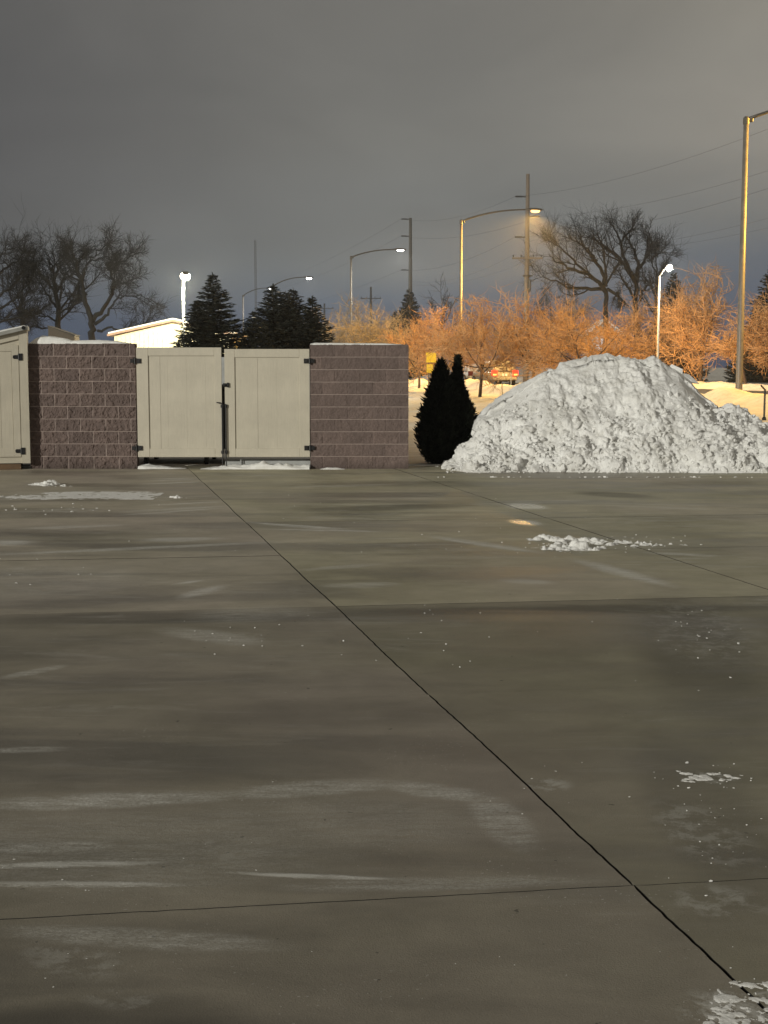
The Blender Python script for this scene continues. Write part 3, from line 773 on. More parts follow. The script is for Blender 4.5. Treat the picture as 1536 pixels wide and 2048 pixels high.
for py in (714, 902):
    hb = MB(); zc = at(0, py, SY).z
    hb.box((-.10, .006, zc), (.055, .014, .11), .004); hb.box((-.165, .018, zc), (.085, .012, .06), .004)
    hb.box((-.205, .016, zc), (.03, .014, .045), .004); hb.lathe((-.13, .006, zc - .05), [(.013, 0), (.013, .1)], 8)
    hb.build('hinge', [M_BLACK], door)
b = MB(); b.prism([(-W - .1, ztop(-W - .1) - .055), (.02, ztop(.02) - .055), (.02, ztop(.02) + .0), (-W - .1, ztop(-W - .1) + .0)], -.06, 1.28)
b.build('roof', [M_WHITEPOLE], e)
b = MB(); b.tube([(-.045, -.075, ztop(0) - .03), (-.045, -.02, ztop(0) - .03)], .030, 14); b.build('vent_pipe', [M_BLACK], e)
for yy in (.09, 1.0):
    b = MB(); b.box((-W / 2 - .07, yy, .045), (W - .14, .12, .09), .005); b.build('skid', [M_BROWNWOOD], e)
b = MB()
XX, YY = np.meshgrid(np.linspace(-W - .08, .0, 60), np.linspace(-.05, 1.24, 30))
ed = sstep(XX, -W - .08, -W) * (1 - sstep(XX, -.05, 0)) * sstep(YY, -.05, .0) * (1 - sstep(YY, 1.18, 1.24))
ZZ = zt + slope * XX + .001 + ed * (.03 + .012 * fbm(np.stack([XX * 3, YY * 3, 0 * XX], -1), 3, 3))
o = bpy.data.objects.new('settled_snow', grid_mesh('settled_snow', XX, YY, ZZ, [M_SNOW])); COL.objects.link(o)
o.location = (sx, SY, 0); o.rotation_euler = (0, 0, R(13.5)); tag(o, 'thin snow sheet on the sloping roof of the beige shed', 'snow cap')

# ---------------------------------------------------------------- snow pile
sil = [(858, 938), (880, 925), (905, 912), (930, 890), (946, 862), (955, 835), (975, 812), (1000, 797), (1030, 778), (1060, 764), (1085, 750), (1110, 736), (1140, 728), (1165, 722), (1180, 713), (1215, 709),
       (1250, 712), (1280, 724), (1320, 734), (1350, 742), (1375, 757), (1395, 778), (1420, 800), (1450, 815), (1475, 822), (1495, 838), (1515, 858), (1540, 878), (1580, 898), (1640, 915), (1700, 940)]
YC = 23.0
cx_ = np.array([at(p_[0], p_[1], YC).x for p_ in sil]); cz_ = np.array([max(0, at(p_[0], p_[1], YC).z) for p_ in sil])
cz_[0] = 0; cz_[-1] = 0
nx, ny = 460, 300
PX, PY = np.meshgrid(np.linspace(cx_[0] - .1, cx_[-1] + .1, nx), np.linspace(20.55, 25.8, ny))
Hc = np.interp(PX, cx_, cz_); Hc = Hc * 1.02 + .045 * sstep(Hc, .1, .7)
P3 = np.stack([PX, PY, 0 * PX], -1)
wob = 0.18 * fbm(P3 * np.array((.8, 0, 1)) , 3, 5)
front = 2.18 + wob - 0.9 * (1 - sstep(PX, cx_[0], cx_[0] + .7)); back = 2.6
tf = np.where(PY < YC, (YC - PY) / front, (PY - YC) / back)
gfun = np.clip(1 - np.clip(tf, 0, 1.2) ** 1.25, 0, 1)
Z0 = Hc * gfun
# terraces / plough cuts on the upper face
cut = 0.10 * fbm(P3 * np.array((1.6, .5, 0)) + 3, 3, 11) * sstep(Z0, .25, .8)
Z0 = np.maximum(0, Z0 + cut * (tf > .12) * (Z0 > 0.02))
dzx = np.gradient(Z0, axis=1) / np.gradient(PX, axis=1); dzy = np.gradient(Z0, axis=0) / np.gradient(PY, axis=0)
N = np.stack([-dzx, -dzy, np.ones_like(Z0)], -1); N /= np.linalg.norm(N, axis=-1, keepdims=True)
Q = np.stack([PX, PY, Z0], -1)
Qw = Q + 0.05 * np.stack([fbm(Q * 5, 3, 1), fbm(Q * 5, 3, 2), fbm(Q * 5, 3, 3)], -1)
def lumps(sc, seed, dens):
    f1, v = worley(Qw * sc, seed)
    h = sstep(0.80 - f1, 0, .42) * (.55 + .45 * np.clip(1 - f1 / .6, 0, 1))
    return h * (v < dens) * (0.35 + .65 * v / max(dens, 1e-3))
lowz = 1 - sstep(Z0, .45, 1.25 + .35 * fbm(Q * 1.1, 2, 77))
amp = (0.30 + 0.70 * lowz) * sstep(Hc, .02, .25)
disp = amp * (0.17 * lumps(2.2, 4, .45) + 0.075 * lumps(5.5, 14, .65) + 0.05 * lumps(11.0, 24, .75) + .028 * lumps(22.0, 34, .8)) + 0.07 * fbm(Q * 2.2, 3, 50) * sstep(Hc, 0, .3) + 0.026 * fbm(Q * 8, 4, 60, .55) + .014 * fbm(Q * 24, 3, 61, .6)
ridge = -np.abs(fbm(Q * np.array((3.2, 1.2, 1.0)), 4, 88)) * .10 * (1 - lowz)
pack = sstep(fbm(Q * np.array((1.5, .8, 1.1)) + 7, 3, 123), -.05, .35) * (1 - .75 * lowz)      # smooth, packed places
disp = (disp + ridge) * (1 - .72 * pack) + .05 * fbm(Q * 1.3, 2, 321) * sstep(Z0, .2, .6) - 0.03
disp = disp * np.clip(gfun * 12, 0, 1)
V = Q + N * disp[..., None]
V[..., 2] = np.where(gfun <= 0, -0.03, V[..., 2])
me = grid_mesh('snow_pile', V[..., 0] - 3.9, V[..., 1] - YC, V[..., 2], [M_PILE])
pile = bpy.data.objects.new('snow_pile', me); COL.objects.link(pile); pile.location = (3.9, YC, 0)
tag(pile, 'big dirty plowed snow pile at the far edge of the lot', 'snow pile')
# loose chunks on the flank are part of the heap
b = MB(); rg = random.Random(17)
cnt = 0
while cnt < 2600:
    x = rg.uniform(cx_[1], cx_[-2]); y = rg.uniform(20.65, 22.6)
    i = int((x - PX[0, 0]) / (PX[0, 1] - PX[0, 0])); j = int((y - PY[0, 0]) / (PY[1, 0] - PY[0, 0]))
    if gfun[j, i] <= 0.0 and rg.random() > .12: continue
    zv = V[j, i, 2]
    if zv < -.02: zv = 0.0
    if rg.random() < zv / 1.25: continue
    r_ = min(.12, .014 + rg.expovariate(1 / .017))
    if gfun[j, i] <= 0: r_ = min(r_, .018)
    yy = V[j, i, 1] if gfun[j, i] > 0 else y
    rot = Matrix.Rotation(rg.uniform(0, 6.28), 3, (rg.uniform(-1, 1), rg.uniform(-1, 1), rg.uniform(-1, 1) + .01))
    b.chunk((x - 3.9, yy - YC, zv + r_ * .2), (r_ * rg.uniform(.8, 1.4), r_ * rg.uniform(.8, 1.2), r_ * rg.uniform(.6, 1.0)), rg, rot)
    cnt += 1
for q in range(26):
    x = rg.uniform(cx_[3], cx_[-4]); y = rg.uniform(21.0, 22.95)
    i = int((x - PX[0, 0]) / (PX[0, 1] - PX[0, 0])); j = int((y - PY[0, 0]) / (PY[1, 0] - PY[0, 0]))
    if gfun[j, i] < .05: continue
    r_ = rg.uniform(.08, .20)
    rot = Matrix.Rotation(rg.uniform(-.6, .6), 3, 'Y') @ Matrix.Rotation(rg.uniform(-.9, .3), 3, 'X')
    b.chunk((x - 3.9, V[j, i, 1] - YC + r_ * .25, V[j, i, 2] - r_ * .2), (r_ * rg.uniform(.8, 1.6), r_ * rg.uniform(.3, .5), r_ * rg.uniform(.5, 1.1)), rg, rot, 12)
o = b.build('snow_chunks', [M_PILE], pile); o['kind'] = 'stuff'
# icy white snow spill at the right foot
# ---------------------------------------------------------------- snow lumps on the concrete
def lump_row(name, lst, label, seed, group, st=.009, cat='snow lump', cth=.52, flat=False):
    """lst: (px, py, radius m, scatter): lumps grown together on a thin broken crust"""
    rg = random.Random(seed); B = []
    for px, py, r_, fl in lst:
        c = gnd(px, py); B.append((c.x, c.y, r_, rg.uniform(.55, .95) * r_))
        for q in range(int(5 * fl)):
            rr = r_ * rg.uniform(.3, .75); B.append((c.x + rg.gauss(0, r_ * 1.1), c.y + rg.gauss(0, r_ * .9), rr, rr * rg.uniform(.4, .9)))
    B = np.array(B); m_ = .12 if st > .006 else .05
    X_, Y_ = np.meshgrid(np.arange(B[:, 0].min() - m_, B[:, 0].max() + m_, st), np.arange(B[:, 1].min() - m_, B[:, 1].max() + m_, st))
    P = np.stack([X_, Y_, 0 * X_], -1); wx_ = X_ + .02 * fbm(P * 18, 3, seed); wy_ = Y_ + .02 * fbm(P * 18, 3, seed + 7)
    Z = np.full_like(X_, -1.0); cr = np.zeros_like(X_)
    for x, y, r_, h in B:
        d2 = ((wx_ - x) ** 2 + (wy_ - y) ** 2) / (r_ * 1.15) ** 2
        Z = np.maximum(Z, h * np.sqrt(np.clip(1 - d2, 0, 1)) * 1.3 - h * .1); cr = np.maximum(cr, np.exp(-d2 * .55))
    crust = (cr - cth + .5 * fbm(P * (14 if st > .006 else 34), 5, seed + 3, .6)) * (.02 if st > .006 else .008)
    if flat: Z[:] = -1
    Z = np.maximum(Z, np.minimum(crust, .0035 if flat else .012)); Z += np.where(Z > .004, (1 if st > .006 else .25) * (.010 * fbm(P * 40, 3, seed + 5) + .012 * fbm(P * 16, 2, seed + 6) * sstep(Z, .01, .05)), 0)
    x0, y0 = float(B[:, 0].mean()), float(B[:, 1].mean())
    me = grid_mesh(name, X_ - x0, Y_ - y0, np.maximum(Z, -.004), [M_SNOW])
    bm = bmesh.new(); bm.from_mesh(me)
    bmesh.ops.delete(bm, geom=[f for f in bm.faces if max(v.co.z for v in f.verts) <= 0.0005], context='FACES'); bm.to_mesh(me); bm.free()
    o = bpy.data.objects.new(name, me); COL.objects.link(o); o.location = (x0, y0, 0)
    return tag(o, label, cat, group)
lump_row('snow_lump', [(72, 970, .045, .6), (84, 970, .045, .6), (94, 970, .05, .5), (104, 969, .06, .4), (100, 971, .04, .5)], 'small row of white snow lumps in front of the rougher wall', 3, 'snow lumps on the concrete')
lump_row('snow_lump', [(346, 995, .03, .5), (353, 996, .035, .5), (360, 996, .02, .5)], 'tiny snow crumb pile in front of the beige gate', 5, 'snow lumps on the concrete')
lump_row('snow_lump', [(124, 972, .022, .5), (130, 973, .018, .3)], 'two tiny snow bits beside the small row of lumps', 8, 'snow lumps on the concrete')
rg = random.Random(9)
L1 = [(1076 + q * 8 + rg.uniform(-3, 3), 1080 + rg.uniform(-3, 4) + q * .35, max(.012, .05 - .0011 * q) * rg.uniform(.6, 1.1), .6) for q in range(34)]
lump_row('snow_lump', L1, 'long broken snow ridge lying on the lot before the pile', 6, 'snow lumps on the concrete')
lump_row('snow_lump', [(1156, 1097, .075, .0), (1146, 1099, .03, .4), (1168, 1099, .025, .4)], 'single round snowball in front of the broken snow ridge', 12, 'snow lumps on the concrete')
L2 = [(1090 + q * 5.5, 1097 + rg.uniform(-2.5, 3), .028 * rg.uniform(.6, 1.2), .6) for q in range(9)] + [(1175 + q * 6, 1098 + rg.uniform(-2, 2), .018, .5) for q in range(6)]
lump_row('snow_lump', L2, 'low snow crumbs on either side of the round snowball', 15, 'snow lumps on the concrete')

rg = random.Random(41)
def crust(px0, py0, px1, py1, n, r, label, seed, cth):
    L = [(rg.uniform(px0, px1), rg.uniform(py0, py1), r * rg.uniform(.5, 1.3), .0) for _ in range(n)]
    lump_row('snow_crust', L, label, seed, 'thin snow crusts', .0036, 'snow crust', cth, True)
crust(1405, 1990, 1475, 2050, 14, .022, 'ragged thin snow crust left of the long joint at the bottom corner', 51, .50)
crust(1488, 1965, 1560, 2050, 12, .022, 'ragged thin snow crust right of the long joint at the bottom corner', 52, .50)
crust(1352, 1548, 1466, 1562, 10, .022, 'narrow broken snow crust lying well above the bottom corner', 53, .55)
L = [(px_, 994 - 5 * math.exp(-((px_ - 190) / 90) ** 2) + rg.uniform(-5, 6) * min(1, .25 + px_ / 170), rg.uniform(.08, .20) * min(1, .35 + px_ / 200), .0) for px_ in [rg.uniform(-30, 315) for _ in range(70)]]
lump_row('snow_crust', L, 'long white scraped film of snow before the rougher wall', 61, 'thin snow crusts', .0125, 'snow crust', .56, True)
b = MB(); rg = random.Random(77)
def crumbs(px, py, sx_, sy_, n, r0, r1):
    for q in range(n):
        c = gnd(rg.gauss(px, sx_), max(955, min(2040, rg.gauss(py, sy_))))
        r_ = .8 * rg.uniform(r0, r1) * (1 if rg.random() > .06 else 1.8)
        if rg.random() < .35: continue
        b.chunk((c.x, c.y, r_ * .3), (r_ * rg.uniform(.8, 1.6), r_ * rg.uniform(.8, 1.5), r_ * .6), rg, None, 10)
for a in [(100, 1020, 70, 5, 26, .008, .02), (1400, 1280, 45, 60, 40, .003, .009), (1410, 1560, 55, 18, 40, .002, .006), (1440, 1660, 60, 70, 40, .002, .005), (1460, 2010, 55, 40, 50, .0015, .004),
          (1080, 1580, 60, 40, 16, .002, .005), (150, 1920, 110, 60, 24, .0015, .0035), (60, 1130, 60, 25, 30, .004, .010), (480, 1280, 60, 25, 24, .003, .008), (870, 1270, 130, 40, 24, .003, .008),
          (640, 1630, 150, 80, 22, .002, .004), (180, 1735, 160, 25, 30, .002, .005), (1170, 1090, 90, 10, 60, .006, .016), (1250, 945, 190, 4, 60, .012, .03), (700, 1050, 250, 40, 50, .004, .011), (760, 1850, 320, 110, 40, .0012, .003), (1000, 1210, 250, 70, 30, .003, .007)]:
    crumbs(*a)
o = b.build('snow_crumbs', [M_SNOW])
tag(o, 'tiny white snow crumbs scattered over the wet concrete', 'snow', kind='stuff')

# ---------------------------------------------------------------- trees
def poly_tubes(mb, polys, sides):
    for P, r in polys: mb.tube(P, r, sides, cap=False)
def unit(v): return v / (np.linalg.norm(v) + 1e-9)
def grow(rg, P0, d, L, r, nseg, curl, trop, droop=0.0):
    pts = [np.array(P0, dtype=float)]; d = unit(np.array(d, dtype=float)); rad = [r]
    for q in range(nseg):
        d = unit(d + np.array((rg.gauss(0, curl), rg.gauss(0, curl), rg.gauss(0, curl) + trop - droop * q / nseg)))
        pts.append(pts[-1] + d * L / nseg); rad.append(r * (1 - .75 * (q + 1) / nseg))
    return np.array(pts), np.array(rad)
def kids(rg, poly, n, t0, ang, lf, rf, nseg, curl, trop, rmin, flat=1.0):
    P, r = poly; L = np.linalg.norm(P[-1] - P[0]); out = []
    for q in range(n):
        t = (t0 + (1 - t0) * (q + rg.random()) / n) * (len(P) - 1); i = min(int(t), len(P) - 2); f = t - i
        base = P[i] * (1 - f) + P[i + 1] * f; ax = unit(P[i + 1] - P[i]); rr = r[i] * (1 - f) + r[i + 1] * f
        side = unit(np.cross(ax, np.array((rg.gauss(0, 1), rg.gauss(0, 1), rg.gauss(0, 1) * flat))))
        a = rg.uniform(*ang); d = ax * math.cos(a) + side * math.sin(a)
        out.append(grow(rg, base, d, L * rg.uniform(*lf) * (1 - .35 * f * 0), max(rmin, rr * rf), nseg, curl, trop))
    return out

def crab_meshes(seed, H, Wd, clear, mats, dens=1.0, tw=0.0175):
    rg = random.Random(seed)
    trunk = [grow(rg, (0, 0, -.1), (rg.gauss(0, .05), rg.gauss(0, .05), 1), clear + .5, .085, 5, .05, .05)]
    trunk[0][1][:] = np.linspace(.095, .06, 6)
    limbs = []
    n = 8
    for q in range(n):
        a = q / n * 6.283 + rg.uniform(-.4, .4); el = (.15, 1.0, .45, .75, .25, 1.2, .6, .35)[q % 8] + rg.uniform(-.08, .12)
        rr = Wd / 2 * rg.uniform(.75, 1.0)
        d = (math.cos(a) * math.cos(el), math.sin(a) * math.cos(el), math.sin(el))
        L = (rr * math.cos(el) + (H - clear) * math.sin(el)) * .80
        P0 = trunk[0][0][-1 - (q % 2)]
        limbs.append(grow(rg, P0, d, L, .048, 7, .16, .02))
    l2, l3, l4 = [], [], []
    for l in limbs: l2 += kids(rg, l, int(8 * dens), .15, (.5, 1.2), (.3, .62), .6, 5, .2, .05, tw * 1.3)
    for l in l2: l3 += kids(rg, l, 8, .1, (.4, 1.15), (.4, .8), .7, 4, .19, .04, tw)
    for l in l3: l4 += kids(rg, l, 4, .15, (.4, 1.2), (.45, .95), .8, 3, .2, .03, tw * .72)
    t = MB(); poly_tubes(t, trunk, 8); poly_tubes(t, limbs, 6)
    c = MB(); poly_tubes(c, l2, 4); poly_tubes(c, l3, 3); poly_tubes(c, l4, 3)
    return t.mesh('trunk', mats[0], True), c.mesh('crown', mats[1], False)
def put_tree(name, meshes, loc, label, cat, group, rz=0, sc=(1, 1, 1)):
    e = empty(name, loc, label, cat, group, rz); e.scale = sc
    for me, nm in zip(meshes, ('trunk', 'crown', 'snow_load')):
        o = bpy.data.objects.new(nm, me); COL.objects.link(o); o.parent = e
        if nm == 'snow_load': o['kind'] = 'stuff'
    return e
CR = [crab_meshes(s_, 4.4, 4.6, 1.15, (M_BARK_TRUNK, M_BARK_CRAB)) for s_ in (1, 2, 3)]
BR = [crab_meshes(s_, 4.4, 4.6, .8, (M_BARK_BEIGE, M_BARK_BEIGE)) for s_ in (7,)]
GRP = 'crabapple trees along the street'
crabs = [  # px, Y, top py, width m, variant, label
    (960, 57, 622, 4.4, 0, 'bare orange-lit crabapple with a slim forked trunk beside the arborvitae'),
    (1065, 58, 612, 4.8, 1, 'bare orange-lit crabapple rising over the shoulder of the snow pile'),
    (893, 70, 636, 4.6, 2, 'bright orange crabapple behind the arborvitae tips'),
    (838, 76, 640, 4.4, 0, 'bright orange crabapple just past the end of the block wall'),
    (1160, 54, 640, 4.6, 1, 'brown bare crabapple behind the crest of the snow pile'),
    (1250, 92, 640, 7.2, 2, 'dark brown crabapple under the spreading bare trees'),
    (1325, 90, 606, 7.0, 1, 'brown crabapple standing around the thin white lamp post'),
    (1400, 84, 566, 7.0, 0, 'tallest rust crabapple between the thin lamp post and big pole'),
    (1493, 80, 606, 6.4, 2, 'rust crabapple half behind the big lamp pole'),
    (1578, 78, 610, 6.0, 1, 'rust crabapple cut off by the picture edge'),
    (1120, 106, 620, 7.0, 0, 'distant dull crabapple behind the utility pole'),
    (1010, 122, 640, 7.0, 2, 'distant crabapple across the street above the car'),
]
for n_, (px, Y, top, wd, vi, lab) in enumerate(crabs):
    X = (px - 768) / F * Y * 1.0; zb = tz(X, Y); zt_ = at(px, top, Y).z
    h = zt_ - zb
    put_tree('crabapple_tree', CR[vi], (X * .995, Y, zb), lab, 'tree', GRP, rz=n_ * 1.7, sc=(wd / 5.5, wd / 5.5, h / 4.5))
for n_, (px, Y, top, wd, lab) in enumerate([(770, 86, 640, 5.2, 'pale beige brushy tree just over the smoother wall'), (715, 94, 628, 5.6, 'pale beige brushy tree at the white lit lamp pole'), (662, 100, 640, 5.6, 'pale beige brushy tree beside the last spruce'), (812, 90, 655, 5.0, 'pale beige brushy tree under the far utility pole')]):
    X = (px - 768) / F * Y; zb = tz(X, Y)
    put_tree('brushy_tree', BR[0], (X, Y, zb), lab, 'tree', 'pale brushy trees', rz=n_ * 2.1, sc=(wd / 4.6, wd / 4.6, (at(px, top, Y).z - zb) / 4.3))

def limb_tree(name, px, Y, base_z, limbs_px, label, seed, group, twr=0.013, dens=(9, 7, 5), trunk_r=.3, curl=.10, depth=1.5, lf=(.24, .42), squash=(700, .86)):
    """limbs_px: list of pixel polylines (px, py[, radius m]); the depth spread is random"""
    rg = random.Random(seed)
    X0 = (px - 768) / F * Y
    main = []
    for l in limbs_px:
        yo = rg.uniform(-depth, depth) if main else 0.0; P = []; rad = []
        n = len(l)
        for q, t in enumerate(l):
            t = (t[0], t[1], t[2] * ((.75 - .2 * q / (n - 1)) if len(main) == 0 else (.74 if Y < 100 else .9)))
            p_ = at(t[0], squash[0] - (squash[0] - t[1]) * squash[1], Y)
            P.append((p_.x - X0, yo * (q / max(1, n - 1)) if n > 1 else 0, p_.z - base_z)); rad.append(t[2])
        # refine the polyline
        P = np.array(P); tt = np.linspace(0, n - 1, (n - 1) * 4 + 1)
        PP = np.stack([np.interp(tt, range(n), P[:, i]) for i in range(3)], -1); RR = np.interp(tt, range(n), rad)
        PP[1:-1] += np.array([[rg.gauss(0, .05), rg.gauss(0, .05), rg.gauss(0, .05)] for _ in range(len(PP) - 2)])
        main.append((PP, RR))
    l2, l3, l4 = [], [], []
    for q, l in enumerate(main):
        if limbs_px[q][0][2] >= trunk_r * .95 and len(limbs_px[q]) <= 3 and q == 0: continue
        l2 += kids(rg, l, dens[0], .25, (.35, .9), lf, .5, 6, curl * 1.3, .05, twr * 1.4)
    for l in l2: l3 += kids(rg, l, dens[1], .15, (.35, 1.0), (.4, .7), .65, 5, curl * 1.7, .02, twr)
    for l in l3: l4 += kids(rg, l, dens[2], .15, (.35, 1.0), (.5, .95), .8, 4, curl * 1.8, .05, twr * .75)
    t = MB(); poly_tubes(t, main, 8); poly_tubes(t, l2, 5)
    c = MB(); poly_tubes(c, l3, 3); poly_tubes(c, l4, 3)
    return put_tree(name, (t.mesh('trunk', M_BARK_DARK, True), c.mesh('crown', M_BARK_DARK)), (X0, Y, base_z), label, 'tree', group)
G2 = 'tall bare trees against the sky'
limb_tree('bare_tree', 185, 72, 0.05, [
    [(185, 760, .30), (184, 660, .27), (183, 632, .26)],
    [(183, 632, .2), (172, 590, .17), (163, 555, .15), (157, 520, .12), (150, 495, .10), (147, 480, .09)],
    [(160, 540, .10), (170, 510, .08), (182, 490, .06), (200, 475, .05), (215, 457, .03), (228, 460, .02)],
    [(180, 495, .06), (205, 488, .05), (235, 487, .035), (246, 495, .02)],
    [(184, 635, .2), (205, 605, .15), (217, 575, .13), (224, 545, .11), (214, 515, .09), (211, 500, .07), (210, 480, .03)],
    [(215, 515, .06), (240, 500, .05), (262, 488, .035), (280, 474, .02)],
    [(190, 640, .13), (215, 615, .10), (232, 585, .07), (250, 575, .05), (280, 572, .035), (305, 585, .02)],
    [(195, 655, .10), (225, 650, .07), (255, 652, .05), (285, 640, .03), (310, 625, .02)],
    [(222, 555, .08), (240, 548, .05), (262, 543, .03), (285, 538, .02)],
    [(150, 500, .06), (160, 480, .05), (165, 465, .03)], [(160, 540, .08), (135, 525, .05), (115, 515, .03)],
    [(175, 600, .08), (158, 575, .05), (150, 555, .03)]],
    'dark forked bare tree rising over the snow-capped wall', 11, G2, dens=(12, 8, 5), twr=.012)
limb_tree('bare_tree', 116, 76, 0.05, [
    [(120, 760, .26), (118, 640, .22), (108, 560, .18), (106, 520, .13), (100, 490, .05)],
    [(112, 600, .10), (90, 565, .07), (75, 540, .04), (60, 520, .02)], [(110, 575, .10), (130, 540, .07), (138, 505, .04), (140, 480, .02)],
    [(108, 560, .09), (85, 530, .06), (72, 500, .03), (70, 485, .02)], [(107, 535, .07), (118, 505, .05), (128, 480, .03), (130, 465, .02)],
    [(118, 640, .08), (95, 622, .06), (70, 622, .04), (45, 615, .02)], [(117, 620, .08), (140, 600, .05), (152, 580, .03)], [(118, 655, .07), (90, 648, .05), (60, 645, .03), (30, 640, .02)]],
    'straight dark bare tree left of the forked one', 12, G2, dens=(13, 8, 5), twr=.011)
limb_tree('bare_tree', -45, 74, 0.05, [
    [(-45, 760, .3), (-42, 640, .26), (-40, 590, .22)],
    [(-40, 590, .18), (-20, 540, .12), (5, 510, .08), (22, 492, .04), (38, 480, .02)], [(-40, 600, .14), (0, 570, .10), (25, 545, .07), (38, 518, .04), (45, 500, .02)],
    [(-40, 570, .14), (-15, 510, .09), (2, 480, .05), (15, 468, .03), (30, 464, .02)], [(-40, 630, .12), (0, 600, .09), (30, 575, .06), (42, 545, .04), (48, 520, .02)],
    [(-40, 640, .10), (5, 632, .07), (40, 625, .05), (75, 612, .03)], [(10, 625, .06), (30, 600, .04), (60, 575, .025), (75, 560, .015)]],
    'dark bare tree reaching in from the left edge', 13, G2, dens=(13, 8, 5), twr=.011)
limb_tree('bare_tree', 40, 95, 0.05, [
    [(40, 760, .2), (42, 640, .16), (45, 560, .10), (48, 520, .04)], [(42, 620, .08), (20, 580, .05), (10, 540, .03)], [(43, 600, .08), (62, 560, .05), (72, 530, .03)], [(42, 640, .08), (70, 610, .05), (95, 590, .03)],
    [(42, 660, .08), (15, 630, .05), (-5, 610, .03)]],
    'thin dark bare tree farthest back at the left', 14, G2, dens=(14, 8, 5), twr=.012)
zb = .35
limb_tree('bare_tree', 1212, 125, zb, [
    [(1213, 745, .42), (1212, 650, .38), (1211, 575, .34)],
    [(1211, 580, .26), (1195, 560, .2), (1165, 543, .16), (1130, 530, .12), (1105, 520, .07), (1090, 505, .03)],
    [(1205, 575, .2), (1170, 573, .16), (1135, 574, .12), (1110, 562, .08), (1085, 553, .05), (1068, 548, .03)],
    [(1212, 570, .22), (1202, 530, .17), (1180, 500, .13), (1165, 475, .09), (1162, 455, .04)],
    [(1195, 560, .16), (1160, 530, .12), (1130, 500, .09), (1110, 485, .05), (1096, 478, .03)],
    [(1195, 515, .12), (1178, 490, .09), (1150, 470, .06), (1140, 462, .03)],
    [(1212, 570, .16), (1210, 530, .12), (1200, 480, .09), (1190, 455, .05)],
    [(1180, 573, .10), (1165, 585, .07), (1140, 590, .05), (1120, 582, .03)], [(1215, 575, .18), (1230, 590, .15), (1240, 610, .12)],
    [(1212, 565, .12), (1228, 530, .09), (1236, 510, .05)]],
    'widest bare tree, its limbs sweeping toward the utility pole', 21, G2, dens=(10, 7, 5), twr=.015, depth=3, squash=(620, .93))
limb_tree('bare_tree', 1273, 128, zb, [
    [(1275, 745, .42), (1273, 640, .40), (1272, 555, .36)],
    [(1272, 560, .3), (1250, 520, .22), (1230, 495, .17), (1215, 480, .13), (1200, 470, .09), (1180, 455, .04)],
    [(1262, 540, .2), (1245, 505, .15), (1240, 480, .11), (1228, 455, .08), (1215, 440, .04)],
    [(1273, 560, .26), (1280, 525, .2), (1272, 490, .14), (1262, 465, .10), (1255, 445, .05)],
    [(1240, 475, .10), (1255, 455, .07), (1262, 438, .04)],
    [(1280, 530, .18), (1295, 505, .14), (1305, 485, .10), (1300, 460, .07), (1298, 450, .03)],
    [(1305, 510, .14), (1318, 497, .10), (1335, 492, .06), (1352, 494, .03)],
    [(1280, 600, .18), (1285, 580, .14), (1300, 565, .10), (1318, 560, .05)],
    [(1272, 600, .16), (1255, 575, .12), (1238, 555, .08), (1228, 540, .04)], [(1285, 520, .12), (1290, 490, .09), (1285, 465, .05)], [(1310, 500, .1), (1318, 480, .07), (1325, 468, .03)]],
    'tallest bare tree rising just left of the thin lamp post', 22, G2, dens=(10, 7, 5), twr=.015, depth=3, squash=(620, .93))
limb_tree('bare_tree', 1312, 126, zb, [
    [(1312, 745, .28), (1312, 640, .24), (1312, 560, .18), (1314, 510, .10), (1310, 490, .04)], [(1312, 570, .12), (1296, 540, .08), (1285, 525, .04)],
    [(1313, 540, .1), (1325, 515, .06), (1330, 500, .03)], [(1313, 520, .08), (1302, 490, .05), (1304, 465, .03)]],
    'slim bare tree directly behind the thin lamp post', 23, G2, dens=(12, 7, 5), twr=.015, depth=2)
limb_tree('bare_tree', 885, 150, zb, [
    [(885, 745, .2), (885, 650, .16), (884, 610, .10), (882, 580, .03)], [(885, 650, .1), (868, 615, .06), (860, 590, .03)], [(885, 640, .1), (900, 610, .06), (910, 585, .03)],
    [(885, 660, .1), (860, 640, .06), (850, 620, .03)], [(885, 630, .08), (893, 600, .05), (895, 578, .02)], [(885, 655, .09), (910, 640, .05), (918, 615, .03)]],
    'small distant bare tree left of the orange-lit lamp pole', 24, G2, dens=(7, 5, 3), twr=.02, depth=2, lf=(.14, .26), squash=(745, .9))
limb_tree('bare_tree', 1105, 160, zb, [
    [(1105, 745, .2), (1105, 650, .16), (1103, 620, .08), (1102, 600, .03)], [(1105, 660, .1), (1085, 630, .06), (1078, 612, .03)], [(1105, 650, .1), (1125, 620, .06), (1135, 600, .03)], [(1105, 665, .1), (1140, 640, .06), (1160, 615, .03)], [(1105, 670, .1), (1075, 650, .05), (1065, 630, .03)]],
    'low distant bare tree right of the tall utility pole', 25, G2, dens=(9, 6, 4), twr=.02, depth=2)

